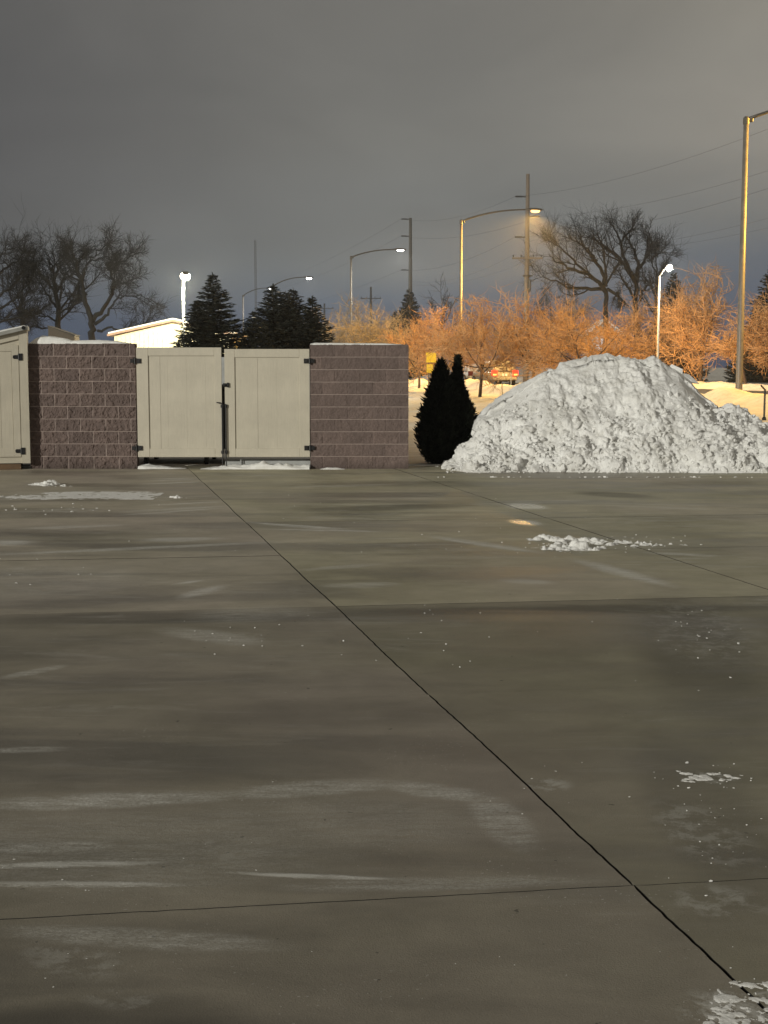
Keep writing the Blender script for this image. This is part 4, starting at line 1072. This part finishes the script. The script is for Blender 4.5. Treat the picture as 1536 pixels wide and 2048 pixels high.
def blades_mesh(name, C, D, Ln, Wd, U, mat):
    """quads: centre-root C, direction D, length Ln, width Wd, side vector U"""
    n = len(C)
    a = C - U * Wd[:, None] / 2; b_ = C + U * Wd[:, None] / 2
    mid1 = C + D * Ln[:, None] * .55 + U * Wd[:, None] * .6; mid0 = C + D * Ln[:, None] * .55 - U * Wd[:, None] * .6
    tip = C + D * Ln[:, None]
    V = np.stack([a, b_, mid1, tip, mid0], 1).reshape(-1, 3)
    me = bpy.data.meshes.new(name)
    me.vertices.add(len(V)); me.vertices.foreach_set('co', V.ravel())
    me.loops.add(n * 5); me.loops.foreach_set('vertex_index', np.arange(n * 5).astype(np.int32))
    me.polygons.add(n); me.polygons.foreach_set('loop_start', (np.arange(n) * 5).astype(np.int32))
    me.materials.append(mat); me.update(); me.validate()
    return me
def spruce_meshes(seed, H, Rb, snow=.05):
    rg = random.Random(seed)
    t = MB(); t.tube([(0, 0, -.1), (0, 0, H * .5), (0, 0, H - .02)], [.10 * H / 5, .06 * H / 5, .008], 7)
    C, D, L, W, U = [], [], [], [], []; sn = MB()
    z = .25
    while z < H - .05:
        f = z / H; Rr = Rb * (1 - f) ** .85 + .04
        n = max(4, int(10 * (1 - f) + 4)); a0 = rg.uniform(0, 6.28)
        for q in range(n):
            a = a0 + q / n * 6.283 + rg.gauss(0, .18); ln = Rr * rg.uniform(.72, 1.15)
            d = np.array((math.cos(a), math.sin(a), 0)); sd_ = np.array((-math.sin(a), math.cos(a), 0))
            st = max(3, int(ln / .055)); zz0 = z + rg.gauss(0, .03)
            for i in range(st):
                tt = (i + .5) / st
                zc = zz0 + ln * (.18 * (1 - f) * 0 + .25 * f * tt - .42 * (1 - f) * tt + .32 * (1 - f) * tt ** 3)
                p_ = d * ln * tt + np.array((0, 0, zc))
                for sgn in (-1, 1, 0):
                    dd = unit(d * (1.0 if sgn == 0 else .75) + sd_ * sgn * rg.uniform(.5, 1.0) + np.array((0, 0, rg.uniform(-.35, .25))))
                    C.append(p_ + np.array((0, 0, rg.gauss(0, .012)))); D.append(dd); L.append(rg.uniform(.12, .24) * (.7 + .5 * (1 - f)))
                    W.append(rg.uniform(.03, .055)); U.append(unit(np.cross(dd, np.array((rg.gauss(0, .6), rg.gauss(0, .6), 1)))))
            if rg.random() < snow:
                tt = rg.uniform(.5, .95); p_ = d * ln * tt; zc = zz0 + ln * (.25 * f * tt - .42 * (1 - f) * tt + .32 * (1 - f) * tt ** 3)
                sn.ellipsoid((p_[0], p_[1], zc + .02), (rg.uniform(.05, .13), rg.uniform(.05, .12), .025), 1, .15, rg)
        z += .065 * (1 + .3 * (1 - f))
    # leader
    for q in range(24):
        zc = H - .25 + q * .012; a = rg.uniform(0, 6.28); dd = unit(np.array((math.cos(a), math.sin(a), 1.4)))
        C.append(np.array((0, 0, zc))); D.append(dd); L.append(.07); W.append(.02); U.append(unit(np.cross(dd, np.array((.3, 1, .2)))))
    cr = blades_mesh('crown', np.array(C), np.array(D), np.array(L), np.array(W), np.array(U), M_SPRUCE)
    out = [t.mesh('trunk', M_BARK_DARK), cr]
    if sn.nv: out.append(sn.mesh('snow_load', M_SNOW, True))
    return out
SP = [spruce_meshes(31, 5.0, 2.0, .012), spruce_meshes(32, 5.0, 2.2, .03), spruce_meshes(33, 5.0, 1.9, .02)]
G3 = 'spruces behind the gate'
for n_, (px, Y, top, wsc, vi, lab) in enumerate([
        (430, 46, 548, 1.05, 0, 'tallest dark spruce standing right of the bright flood lamp'), (398, 42, 604, .80, 2, 'shorter dark spruce overlapping the lit cream building'),
        (508, 43, 624, .66, 1, 'small rusty spruce between the two groups of taller ones'), (549, 47, 570, .95, 1, 'snow-flecked spruce with the two-headed lamp arms behind'),
        (589, 48, 578, .98, 0, 'dark spruce in the middle of the right-hand clump'), (626, 45, 594, .82, 2, 'slender-topped spruce at the end nearest the smoother wall'),
        (573, 49, 584, .9, 2, 'spruce hidden deepest between its taller neighbours')]):
    X = (px - 768) / F * Y; zb_ = tz(X, Y); h = at(px, top, Y).z - zb_
    put_tree('spruce_tree', SP[vi], (X, Y, zb_), lab, 'tree', G3, rz=n_ * 1.3, sc=(wsc, wsc, h / 5.0))
# far evergreens
for n_, (px, Y, top, wsc, vi, lab) in enumerate([(818, 140, 577, 1.5, 1, 'ragged dark evergreen behind the far utility pole'), (790, 142, 622, 1.2, 0, 'low dark evergreen beside the far utility pole'),
        (1340, 120, 545, 1.5, 1, 'dark evergreen behind the bright right-hand lamp'), (1538, 110, 520, 1.7, 0, 'dark evergreen at the picture edge behind the big lamp pole'), (1515, 112, 590, 1.4, 2, 'lower dark evergreen just right of the big lamp pole')]):
    X = (px - 768) / F * Y; h = at(px, top, Y).z - .35
    put_tree('evergreen_tree', SP[vi][:2], (X, Y, .35), lab, 'tree', 'distant dark evergreens', rz=n_, sc=(wsc, wsc, h / 5.0))

# arborvitae pair
def arbor(prof, px, Y, label, seed, n=15000):
    """prof: (height fraction z m, left px offset, right px offset) relative to px"""
    rg = np.random.default_rng(seed)
    X0 = (px - 768) / F * Y; s = Y / F
    zs = np.array([p_[0] for p_ in prof]); lf = np.array([p_[1] for p_ in prof]) * s * .83; rt = np.array([p_[2] for p_ in prof]) * s * .83
    H = zs[-1]
    wgt = rg.random(n); 
    zz = rg.uniform(0.02, H, n * 3); wid = np.interp(zz, zs, rt) - np.interp(zz, zs, lf)
    keep = rg.random(n * 3) < wid / wid.max(); zz = zz[keep][:n]; m = len(zz)
    a = rg.uniform(0, 2 * np.pi, m); rr = 1 - .45 * rg.random(m) ** 2
    cl = 1 + .42 * fbm(np.stack([np.cos(a) * 2.6, np.sin(a) * 2.6, zz * 5.5], -1), 4, seed, .7)
    l, r_ = np.interp(zz, zs, lf), np.interp(zz, zs, rt); c = (l + r_) / 2; hw = (r_ - l) / 2
    C = np.stack([c + np.cos(a) * hw * rr * cl, np.sin(a) * hw * rr * cl, zz], -1)
    D = np.stack([np.cos(a) * .7 + rg.normal(0, .35, m), np.sin(a) * .7 + rg.normal(0, .35, m), 1.0 + rg.normal(0, .4, m)], -1); D /= np.linalg.norm(D, axis=1)[:, None]
    U = np.cross(D, rg.normal(0, 1, (m, 3))); U /= np.linalg.norm(U, axis=1)[:, None]
    cr = blades_mesh('crown', C, D, rg.uniform(.04, .11, m), rg.uniform(.010, .022, m), U, M_ARBOR)
    t = MB(); t.tube([((l0 + r0) / 2, 0, z_) for z_, l0, r0 in zip(zs, lf, rt)], [max(.01, .36 * (r0 - l0)) for l0, r0 in zip(lf, rt)], 10)
    return put_tree('arborvitae', (t.mesh('trunk', M_ARBOR), cr), (X0, Y, 0.0), label, 'shrub', 'arborvitae beside the wall')
YA = 22.75; sa_ = YA / F
hz = lambda py: at(800, py, YA).z
arbor([(0.0, -26, 22), (hz(905), -46, 26), (hz(860), -50, 32), (hz(830), -42, 32), (hz(800), -32, 30), (hz(775), -24, 25), (hz(755), -15, 18), (hz(740), -9, 12), (hz(728), -4, 6), (hz(722), -1, 2)], 881, YA, 'broader black arborvitae nearer the block wall', 3)
arbor([(0.0, -14, 14), (hz(905), -24, 26), (hz(870), -28, 32), (hz(840), -28, 31), (hz(810), -22, 26), (hz(785), -17, 17), (hz(765), -12, 11), (hz(745), -7, 7), (hz(725), -4, 5), (hz(713), -1, 2)], 914, YA + .25, 'narrower black arborvitae touching the snow pile', 4)

# ---------------------------------------------------------------- street lamps
def street_lamp(px, Y, top_py, lens_mat, label, arm_len, rise, base_r, light=None, head_drop=0.0, aim=(0, 0, -1), size=172):
    X = (px - 768) / F * Y; zt_ = at(px, top_py, Y).z; zb_ = .30
    ang = math.atan2(0.243, 1) * 1.0
    e = empty('street_lamp', (X, Y, zb_), label, 'street lamp', 'street lamps along the road', rz=0.0)
    H = zt_ - zb_
    b = MB(); b.lathe((0, 0, 0), [(base_r * 1.7, -.3), (base_r * 1.7, .02), (base_r * 1.05, .05), (base_r, .4), (base_r * .72, H - .05)], 14); b.build('pole', [M_GALV], e, True)
    b = MB(); b.lathe((0, 0, H - .18), [(base_r * .85, 0), (base_r * .9, .04), (base_r * .9, .2), (base_r * .5, .26)], 12)
    b.box((base_r, 0, H - .03), (.22, .12, .14), .02); b.build('pole_cap', [M_DARKMETAL], e)
    # arm runs to the right over the road
    pts = []
    for q in range(13):
        t = q / 12; pts.append((arm_len * t, -.243 * arm_len * t * 0.3, H - .02 + rise * (1 - (1 - t) ** 2.2)))
    b = MB(); b.tube(pts, np.linspace(.055, .038, 13), 8); b.build('arm', [M_DARKMETAL], e, True)
    hx, hy, hz_ = pts[-1]
    h = MB()
    # cobra head: lofted housing
    st = [(0, .05, .05, 0), (.12, .08, .07, 0), (.3, .15, .10, .0), (.6, .18, .11, -.01), (.85, .16, .09, -.02), (.98, .07, .05, -.02)]
    ring = 12; V_, Fc = [], []
    for i, (x, wy, wz, dz) in enumerate(st):
        for j in range(ring):
            a = j / ring * 6.283; zz_ = math.sin(a) * wz
            if zz_ < -.03: zz_ = -.03
            V_.append((hx + x, hy + math.cos(a) * wy, hz_ + zz_ + dz))
    for i in range(len(st) - 1):
        for j in range(ring): Fc.append((i * ring + j, i * ring + (j + 1) % ring, (i + 1) * ring + (j + 1) % ring, (i + 1) * ring + j))
    Fc += [tuple(range(ring)), tuple((len(st) - 1) * ring + j for j in range(ring))]
    h.add(V_, Fc); hd = h.build('luminaire', [M_DARKMETAL], e, True)
    l = MB(); l.ellipsoid((hx + .58, hy, hz_ - .045 - head_drop), (.27, .16, .08 + head_drop), 2); l.build('lens', [lens_mat], hd, True)
    if light:
        col, pw_ = light
        spot(e, (hx + .58, hy, hz_ - .22 - head_drop), col, pw_, .14, size, aim, .4)
    return e
NA = (1.0, .55, .12); WARM = (1.0, .55, .09)
street_lamp(1475, 46, 238, M_NA, 'big near lamp pole lit amber on one side, arm leaving the picture', 4.4, .75, .115, (WARM, 11500), 0, (-.5, .35, -.8), 164)
street_lamp(920, 78, 442, M_NA, 'amber glowing street lamp with its arm crossing the utility pole', 3.55, .62, .10, (NA, 17000), .03, (-.2, 0, -1), 168)
street_lamp(703, 103, 514, M_LED, 'white glowing street lamp over the smoother block wall', 3.1, .55, .095, ((1, .96, .84), 2600))
street_lamp(548, 135, 572, M_LED, 'white glowing street lamp with a dark arm above the spruces', 3.0, .85, .095, ((1, .96, .9), 1200), .05)
street_lamp(489, 158, 591, M_LED, 'farthest white street lamp with a pale curved pole', 2.7, .85, .095, ((1, .96, .9), 1500))

def lamp_post(px, Y, top_py, lab, head_px, head_py, mat, light, base_z, arm, aim):
    X = (px - 768) / F * Y; e = empty('lamp_post', (X, Y, base_z), lab, 'lamp post')
    zt_ = at(px, top_py, Y).z - base_z; hp = at(head_px, head_py, Y); hl = Vector((hp.x - X, -.05, hp.z - base_z))
    b = MB(); b.lathe((0, 0, 0), [(.11, -.2), (.11, .05), (.06, .1), (.05, zt_)], 10); b.build('pole', [M_WHITEPOLE], e, True)
    if arm:
        b = MB(); b.tube([(0, 0, zt_ - .05), (hl.x * .45, 0, zt_ + (hl.z - zt_) * .8), (hl.x, 0, hl.z + .02)], .035, 8); b.build('arm', [M_WHITEPOLE], e, True)
    rot = Vector(aim).to_track_quat('-Z', 'Y').to_matrix()
    b = MB(); b.box(hl - Vector(aim).normalized() * .15, (.24, .2, .06), .02, rot=rot); hd = b.build('lamp_head', [M_DARKMETAL], e)
    b = MB(); b.ellipsoid(hl, (.20, .17, .15), 3, rot=rot); b.build('lens', [mat], hd, True)
    l = bpy.data.lights.new('lamp_light', 'POINT'); l.energy = light[1]; l.color = light[0]; l.shadow_soft_size = .15
    o = bpy.data.objects.new('lamp_light', l); COL.objects.link(o); o.parent = e; o.location = hl + Vector(aim).normalized() * .34
lamp_post(371, 55, 562, 'glaring flood lamp on a white post before the cream building', 371, 553, M_FLOOD, ((1, .93, .68), 3000), .05, False, (-.15, .55, -.8))
lamp_post(1312, 72, 552, 'thin white lamp post with a glaring head above the snow pile', 1338, 536, M_FLOOD, ((1, .95, .82), 650), .35, True, (.8, -.25, -.75))

# ---------------------------------------------------------------- utility poles
def utility_pole(px, Y, top_py, r, mat, label, arms, cross=None, xtra=None):
    X = (px - 768) / F * Y; e = empty('utility_pole', (X, Y, .3), label, 'utility pole', 'utility poles along the street')
    H = at(px, top_py, Y).z - .3
    b = MB(); b.lathe((0, 0, 0), [(r * 1.25, -.3), (r * 1.15, 2), (r, H * .5), (r * .7, H)], 12); b.build('pole', [mat], e, True)
    tips = []
    for side, py in arms:
        z_ = at(px, py, Y).z - .3; L = .95
        b = MB(); b.tube([(side * r * .5, 0, z_ - .02), (side * L, 0, z_)], [.05, .04], 8)
        for q in range(5): b.lathe((side * (L - .5 + q * .1), 0, z_ - .07), [(.02, 0), (.075, .04), (.075, .1), (.02, .14)], 8)
        b.build('insulator_arm', [M_FARWOOD], e); tips.append(Vector((X + side * L, Y, z_ + .3)))
    ct = []
    if cross:
        py, half = cross; z_ = at(px, py, Y).z - .3
        b = MB(); b.box((0, -r - .06, z_), (2 * half, .11, .13), .01)
        for s_ in (-1, 1): b.tube([(s_ * half * .6, -r - .08, z_ - .05), (0, -r - .02, z_ - .65)], .022, 6)
        ca = b.build('crossarm', [mat], e)
        for x in (-.92, -.4, .4, .92):
            b = MB(); b.lathe((x * half, -r - .06, z_ + .065), [(.015, 0), (.05, .06), (.06, .14), (.025, .2)], 8); b.build('insulator', [M_FARWOOD], ca, True)
            ct.append(Vector((X + x * half, Y - r - .06, z_ + .3 + .26)))
    if xtra:
        b = MB(); z_ = at(px, xtra, Y).z - .3
        b.lathe((.0, -r * .2, z_ + .25), [(r * 1.6, 0), (r * 1.7, .06), (r * 1.6, .12)], 12); b.box((.18, -r, z_ + .3), (.5, .1, .08), .01)
        b.lathe((.20, -r - .08, z_ - .75), [(.05, -.15), (.10, 0), (.10, .7), (.06, .78)], 10); b.build('bracket', [M_DARKMETAL], e)
    top = Vector((X, Y, H + .35))
    return e, tips, ct, top
u1, t1, c1, top1 = utility_pole(1050, 105, 348, .19, M_POLEWOOD, 'tall timber utility pole crossed by the amber lamp arm', [(-1, 393), (1, 433), (-1, 474)], (517, 1.15), 560)
u2, t2, c2, top2 = utility_pole(820, 140, 436, .20, simple('mid_pole_timber', (.10, .10, .095), .8), 'tall utility pole behind the white street lamp head', [(-1, 438), (-1, 472), (-1, 540)], None, None)
u3, t3, c3, top3 = utility_pole(742, 200, 574, .2, M_FARWOOD, 'distant utility pole with one crossarm right of the white lamp', [], (597, 1.5))
u4, t4, c4_, top4 = utility_pole(650, 250, 607, .2, M_FARWOOD, 'farthest utility pole, its crossarm just over the last spruce', [], (617, 1.7))
u0, t0, c0_, top0 = utility_pole(1800, 62, 60, .19, M_POLEWOOD, 'nearest utility pole beyond the picture edge', [(-1, 150), (1, 220), (-1, 290)], (380, 1.15))
def wire(a, b_, sag, label, r=.016):
    n = 24; pts = []
    for q in range(n + 1):
        t = q / n; p_ = a.lerp(b_, t); pts.append((p_.x - a.x, p_.y - a.y, p_.z - a.z - sag * 4 * t * (1 - t)))
    m_ = MB(); m_.tube(pts, r, 5, cap=False); o = m_.build('overhead_wire', [M_WIRE]); o.location = a
    return tag(o, label, 'wire', 'overhead wires')
nm = ['topmost', 'second', 'third']
for q in range(3):
    wire(t0[q], t1[q], 1.0, nm[q] + ' overhead wire running from the timber pole past the big lamp pole', .0065)
    wire(t1[q], t2[q], .8, nm[q] + ' overhead wire between the timber pole and the far tall pole', .0065)
for q in (0, 3):
    wire(c0_[q], c1[q], .9, ('upper' if q == 0 else 'lower') + ' crossarm wire from the timber pole toward the big lamp pole', .005)
    wire(c1[q], Vector((t2[2].x + .9, t2[2].y, t2[2].z - 1.1 - .12 * q)), .8, ('upper' if q == 0 else 'lower') + ' crossarm wire from the timber pole toward the far tall pole', .005)
for q in range(3):
    wire(t2[q], Vector((-25, 255, t2[q].z + .4 * q)), 1.2, nm[q] + ' overhead wire leading from the far tall pole over the spruces', .007)

# radio mast
Y = 280; X = (514 - 768) / F * Y; H = at(514, 480, Y).z
e = empty('radio_mast', (X, Y, 0), 'tall thin hazy lattice mast above the spruces', 'mast')
b = MB(); s = .24
cn_ = [(s, 0), (-s * .5, s * .87), (-s * .5, -s * .87)]
for x, y in cn_: b.tube([(x, y, 0), (x * .8, y * .8, H)], .045, 5)
n = 36
for q in range(n):
    for i in range(3):
        x, y = cn_[i]; x2, y2 = cn_[(i + 1) % 3]; b.tube([(x, y, q * H / n), (x2, y2, (q + 1) * H / n)], .02, 4)
b.build('lattice', [simple('mast_paint', (.10, .10, .105), .7)], e)

# ---------------------------------------------------------------- buildings behind
Y = 60; x0 = (226 - 768) / F * Y; xp = (351 - 768) / F * Y; x1 = xp + (xp - x0) * .95
e = empty('outbuilding', ((x0 + x1) / 2, Y, .0), 'floodlit cream gabled building behind the gate', 'building')
ox = (x0 + x1) / 2; ze = at(228, 672, Y).z; zp = at(351, 644, Y).z; zr = zp
ev = ze
b = MB(); poly = [(x0 - ox + .15, 0), (x1 - ox - .15, 0), (x1 - ox - .15, ev), (xp - ox, zp), (x0 - ox + .15, ev)]
b.prism(poly, 0, 7); b.build('wall', [M_CREAM], e)
b = MB()
for q in range(28):
    xx = x0 - ox + .25 + q * .2
    if xx > x1 - ox - .25: break
    zt_ = ev + (zp - ev) * (1 - abs(xx - (xp - ox)) / (xp - x0)) - .12
    b.box((xx, -.012, zt_ / 2), (.02, .02, zt_), .004)
b.build('batten', [M_CREAM], e)
def roof_slab(off, th, y0, y1, ov):
    m_ = MB()
    for (xa, za, xb, zb2) in ((x0 - ox - ov, ev - ov * (zp - ev) / (xp - x0), xp - ox, zp), (x1 - ox + ov, ev - ov * (zp - ev) / (x1 - xp), xp - ox, zp)):
        m_.prism([(xa, za + off), (xb, zb2 + off), (xb, zb2 + off + th), (xa, za + off + th)], y0, y1)
    return m_
rf = roof_slab(.012, .09, -.25, 7.2, .12).build('roof', [M_ROOFTRIM], e)
o = roof_slab(.11, .06, -.2, 7.1, .08).build('settled_snow', [M_SNOW]); o.location = e.location
tag(o, 'thin snow sheet on the roof of the floodlit cream building', 'snow cap')
# little tan gable beyond the left wall
Y = 50
e = empty('outbuilding', ((125 - 768) / F * Y, Y, 0), 'small tan gabled building peeping over the snow-capped wall', 'building')
b = MB(); hz_ = at(102, 653, Y).z; he = at(152, 672, Y).z; xl_ = (102 - 125) / F * Y
b.prism([(xl_, 0), (xl_ + .95, 0), (xl_ + .95, he), (xl_, hz_), ], 0, .8); b.build('wall', [M_TAN], e)
b = MB(); b.prism([(xl_ - .03, hz_ + .005), (xl_ + .97, he + .005), (xl_ + .97, he + .04), (xl_ - .03, hz_ + .035)], -.05, .85); b.build('roof', [simple('tan_roof', (.06, .055, .05), .8)], e)
# pale far building glimpsed through the trees
Y = 150
e = empty('far_building', ((1205 - 768) / F * Y, Y, .3), 'pale distant building glimpsed through the brown crabapples', 'building')
b = MB(); b.prism([(-1.6, 0), (1.8, 0), (1.8, 5.0), (.1, 6.3), (-1.6, 5.0)], 0, 5); b.build('wall', [simple('pale_siding', (.5, .53, .52), .7)], e)
b = MB(); b.prism([(-2.0, 4.75), (.1, 6.35), (2.2, 4.75), (2.2, 4.95), (.1, 6.6), (-2.0, 4.95)], -.3, 5.3); b.build('roof', [M_SNOW], e)
b = MB(); b.box((-.4, -.04, 3.9), (.9, .08, 1.1), .02); wn = b.build('window', [emitter('lit_window', (.85, .95, 1.0, 1), 1.1)], e)
b = MB()
for x in (-.87, .07): b.box((x, -.06, 3.9), (.06, .1, 1.2), .01)
b.build('frame', [M_WHITEPOLE], wn)

# ---------------------------------------------------------------- cars
def car(px, Y, zroad, paint, label, lit, suv):
    X = (px - 768) / F * Y
    e = empty('parked_car' if not lit else 'car', (X, Y, zroad), label, 'car', 'cars on the street', rz=math.atan(0.243))
    Lh = 2.25; w = .90; hb = .95 if suv else .85; hr = 1.62 if suv else 1.42
    # body loft along y: (y, z0, z1, half width)
    def loft(st, name, mat, parent, sm=True):
        m_ = MB(); ring = 12; V_, Fc = [], []
        for (y, z0, z1, hw, tw_) in st:
            for j in range(ring):
                a = j / ring * 6.283 + .26; cx = math.copysign(abs(math.cos(a)) ** .45, math.cos(a)); cz = math.copysign(abs(math.sin(a)) ** .45, math.sin(a))
                zz_ = (z0 + z1) / 2 + cz * (z1 - z0) / 2; ww = hw + (tw_ - hw) * (cz * .5 + .5)
                V_.append((cx * ww, y, zz_))
        for i in range(len(st) - 1):
            for j in range(ring): Fc.append((i * ring + j, i * ring + (j + 1) % ring, (i + 1) * ring + (j + 1) % ring, (i + 1) * ring + j))
        Fc += [tuple(range(ring)), tuple((len(st) - 1) * ring + j for j in range(ring))]
        m_.add(V_, Fc); return m_.build(name, [mat], parent, sm)
    bd = loft([(-Lh, .42, hb - .12, w * .9, w * .86), (-Lh + .1, .30, hb - .02, w, w * .94), (-1.2, .24, hb, w, w * .95), (.9, .24, hb, w, w * .95), (1.9, .26, hb - .08, w * .97, w * .9), (Lh, .36, hb - .26, w * .85, w * .8)], 'body', paint, e)
    rb = -2.0 if suv else -1.5
    loft([(rb - .2, hb - .05, hb + .05, w * .86, w * .82), (rb, hb - .05, hr - .12, w * .88, w * .72), (rb + .4, hb - .05, hr, w * .9, w * .70), (.3, hb - .05, hr - .02, w * .9, w * .70), (.75, hb - .05, hr - .25, w * .9, w * .74), (1.2, hb - .05, hb + .02, w * .88, w * .85)], 'cabin', paint, e)
    g_ = MB(); g_.add([(-w * .66, rb - .17, hb + .08), (w * .66, rb - .17, hb + .08), (w * .58, rb - .02, hr - .17), (-w * .58, rb - .02, hr - .17), (-w * .66, rb - .14, hb + .08), (w * .66, rb - .14, hb + .08), (w * .58, rb + .01, hr - .17), (-w * .58, rb + .01, hr - .17)],
                      [(0, 1, 2, 3), (7, 6, 5, 4), (0, 4, 5, 1), (1, 5, 6, 2), (2, 6, 7, 3), (3, 7, 4, 0)]); g_.build('rear_window', [M_GLASS], e)
    for s_ in (-1, 1):
        t = MB(); t.box((s_ * w * .76, -Lh + .0, hb - .14), (.36, .16, .36), .03)
        tl = t.build('tail_light', [M_TAILON if lit else M_TAILOFF], e)
        if lit:
            t = MB(); t.box((s_ * w * .76, -Lh - .085, hb - .24), (.24, .03, .10), .01); t.build('bulb', [M_TAILHOT], tl)
        for y in (-1.35, 1.35):
            t = MB(); t.tube([(s_ * (w - .2), y, .32), (s_ * (w + .005), y, .32)], .32, 18); wh = t.build('wheel', [M_TYRE], e)
            t = MB(); t.tube([(s_ * (w + .0), y, .32), (s_ * (w + .015), y, .32)], .2, 14); t.build('rim', [M_RIM], wh)
    t = MB(); t.box((0, -Lh - .02, .46), (w * 1.75, .14, .18), .04); t.build('bumper', [paint], e)
    t = MB(); t.box((0, -Lh - .0, .70), (.32, .05, .16), .008); t.build('number_plate', [M_PLATE], e)
car(986, 88, .44, M_CARB, 'beige car with glowing red tail lights on the street', True, True)
car(940, 104, .44, M_CARW, 'white parked car with unlit tail lights behind the arborvitae', False, False)

# ---------------------------------------------------------------- signs and posts
Y = 62; X = (857 - 768) / F * Y; zb_ = tz(X, Y)
e = empty('road_sign', (X, Y, zb_), 'yellow road sign with a small plate, above the arborvitae', 'road sign')
H = at(857, 706, Y).z - zb_
b = MB(); b.box((0, 0, H / 2), (.05, .04, H), .006); b.build('post', [M_DARKMETAL], e)
zc = at(862, 715, Y).z - zb_; b = MB(); b.box((.10, -.04, zc), (.46, .012, .44), .006); b.build('sign_plate', [M_SIGN], e)
zc = at(860, 737, Y).z - zb_; b = MB(); b.box((.05, -.04, zc), (.29, .012, .38), .006); b.build('lower_plate', [M_SIGN], e)
Y = 66; X = (1021 - 768) / F * Y; zb_ = tz(X, Y)
e = empty('marker_post', (X, Y, zb_), 'pale reflector post with a bent top beside the car', 'marker post')
b = MB(); H = at(1021, 736, Y).z - zb_
b.tube([(0, 0, -.2), (0, 0, H)], .022, 8); b.build('post', [M_WHITEPOLE], e)
b = MB(); b.box((-.03, -.025, H - .02), (.14, .02, .30), .008); b.build('reflector', [simple('amber_reflector', (.6, .34, .12), .3)], e)
Y = 52; X = (1003 - 768) / F * Y; zb_ = tz(X, Y); H = at(1003, 768, Y).z - zb_
b = MB(); b.tube([(0, 0, -.2), (.01, 0, H * .6), (.0, 0, H)], [.018, .016, .012], 7); b.box((0, -.014, H - .12), (.04, .012, .14), .003)
o = b.build('survey_stake', [M_TAN]); o.location = (X, Y, zb_); tag(o, 'thin stake standing in the amber snow by the snow pile', 'stake')
Y = 33; X = (1527 - 768) / F * Y; zb_ = tz(X, Y); H = at(1527, 778, Y).z - zb_
e = empty('fence_post', (X, Y, zb_), 'thin black post with a bent arm at the right edge', 'fence post')
b = MB(); b.tube([(0, 0, -.2), (0, 0, H)], .024, 8); b.lathe((0, 0, 0), [(.05, -.02), (.05, .05), (.03, .08)], 10); b.build('post', [M_BLACK], e)
b = MB(); b.tube([(0, 0, H - .02), (-.10, 0, H + .09)], .02, 8); b.build('arm', [M_BLACK], e)

# ---------------------------------------------------------------- winter night air: lamps glow in it
HAZE = 0.0007
b = MB(); b.box((0, 145, 24), (420, 330, 52))
m = bpy.data.materials.new('haze'); m.use_nodes = True; m.node_tree.nodes.clear(); k = NT(m.node_tree)
out = k.n('ShaderNodeOutputMaterial'); v = k.n('ShaderNodeVolumePrincipled')
k.set(v, 'Color', (0.9, 0.92, 0.95, 1)); k.set(v, 'Density', HAZE); k.set(v, 'Anisotropy', 0.62)
m.node_tree.links.new(v.outputs[0], out.inputs['Volume'])
o = b.build('haze', [m]); tag(o, 'thin icy night haze over the whole place', kind='stuff')
